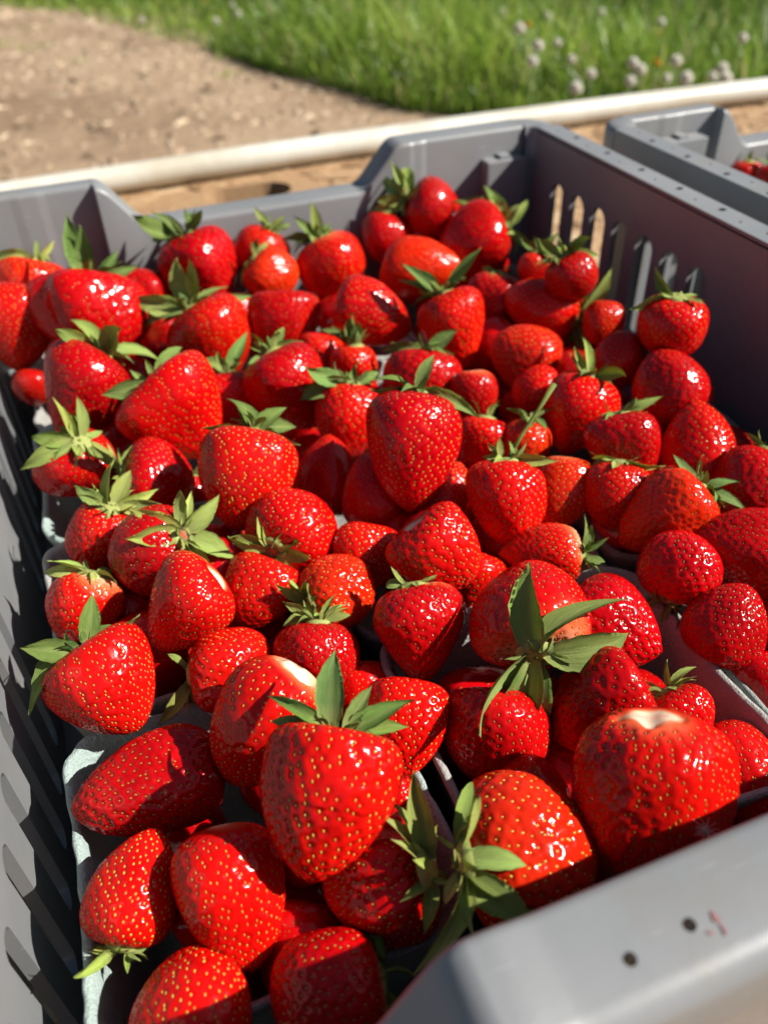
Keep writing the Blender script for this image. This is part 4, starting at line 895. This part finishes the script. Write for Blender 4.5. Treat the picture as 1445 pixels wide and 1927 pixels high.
    if ex.get('dry'):
        dm = mesh_np('d', np.array([(hr*0.62*(s/3)*math.cos(e*0.5236), hr*0.62*(s/3)*math.sin(e*0.5236), 0.0009-0.0004*(3-s)+0.0002*math.sin(e*5)) for e in range(12) for s in range(4)]), grid_faces(12, 4, True))
        link('stem_scar', dm, M_dry, hub)
    elif stpx > 0:
        sl_ = max(stpx, 6)*sc; d_ = np.array([r.normal(0, .25), r.normal(0, .25), 1.0])
        if stpx > 100:
            tgt = C_*0; e3 = (np.array(at_z(1043, 722, 0.150)) - C_)
            loc_ = np.array(Rm.transposed() @ Vector(e3))-np.array([0, 0, topz]); pts = [loc_*0, loc_*0.33+np.array([.0006, 0, 0]), loc_*0.66, loc_]
        else: pts = [d_*0, d_*sl_*0.5, d_*sl_]
        sm_ = tube('stem', pts, np.linspace(0.0012, 0.0009, len(pts)) if stpx < 100 else np.array([.0013, .0009, .0009, .0013]), 8)
        fattr(sm_, 'vein', np.zeros(len(sm_.vertices))); fattr(sm_, 'along', np.full(len(sm_.vertices), 0.4))
        st = link('stem', sm_, M_leaf, hub); st.color = (0.20, 0.24, 0.06, 1)
    return root
DIRV = list(DIR)
for i, spec in enumerate(ALL):
    if ONLY is not None and i not in ONLY: continue
    make_berry(i, spec, Cc[i], AX[i], Wm[i], Lm[i], T[i]*cosv[i])
# a lower layer seen only through the gaps
low = []
S, R = spheres(T); SS, RR = S.reshape(-1, 3), R.ravel()
for i in range(3):
    for j in range(4):
        for q in range(12):
            for tr_ in range(40):
                p = np.array([rng.uniform(bx[i]+.025, bx[i+1]-.025), rng.uniform(by[j]+.025, by[j+1]-.025), rng.uniform(0.045, 0.094)]); w = rng.uniform(0.030, 0.038)
                if np.all(np.linalg.norm(SS-p, axis=1) > RR+w*0.22) and all(np.linalg.norm(p-o[0]) > (w+o[1])*0.40 for o in low):
                    low.append((p, w)); break
def hidden(p, w):
    d0 = (p-CAM)@fwd; c0 = np.array([(p-CAM)@rt, (p-CAM)@up])/d0*FPX; ra = w/2/d0*FPX
    dz = (Cc-CAM)@fwd; px_ = np.stack([(Cc-CAM)@rt, (Cc-CAM)@up], 1)/dz[:, None]*FPX; rad_ = wpx*0.43
    for e in range(13):
        q_ = c0+(np.array([math.cos(e*0.5236), math.sin(e*0.5236)])*ra*0.9 if e < 12 else 0)
        if not np.any((np.linalg.norm(px_-q_, axis=1) < rad_) & (dz < d0+0.01)): return False
    return True
low = [o for o in low if not hidden(*o)]
for q, (p, w) in enumerate(low):
    d = p-CAM; t_ = np.linalg.norm(d); d = d/t_; a_ = np.array([rng.normal(), rng.normal(), rng.normal()]); a_ /= np.linalg.norm(a_)
    DIRV.append(d); spec = (0, 0, 90, 1.05, 0, 0, 0, 'c' if q % 2 else 'r', 0, None, {}, 'strawberry lying in the dark lower layer, seen only through gaps')
    tag(make_berry(len(DIRV)-1, spec, p, a_, w, w*1.1, 0.6), group='lower layer of strawberries')

# a stray dandelion parachute caught on the giant berry
i = 36; d = ray(1328, 1562); p = CAM+d*(T[i]-0.0155)
nrm = -d; u_ = np.cross(nrm, [0, 0, 1]); u_ /= np.linalg.norm(u_); w_ = np.cross(nrm, u_)
V, F = [], []
for q in range(26):
    a_ = q*GA; el = 0.25+0.75*(q % 5)/5; dv = (u_*math.cos(a_)+w_*math.sin(a_))*el+nrm*(0.35+0.5*(1-el)); dv /= np.linalg.norm(dv); sd = np.cross(dv, nrm); sd /= np.linalg.norm(sd); s2 = np.cross(dv, sd)
    L_ = rng.uniform(0.003, 0.0052); i0 = len(V)
    for f_, rr_ in ((0, 0.00009), (L_, 0.00004)): V += [p+dv*f_+(sd*math.cos(e*2.094)+s2*math.sin(e*2.094))*rr_ for e in range(3)]
    F += [(i0+e, i0+(e+1) % 3, i0+3+(e+1) % 3, i0+3+e) for e in range(3)]
tag(link('dandelion_seed', mesh_np('dandelion_seed', np.array(V), np.array(F)), M_fluff), 'tiny white dandelion parachute caught on the giant scarred berry', 'seed')
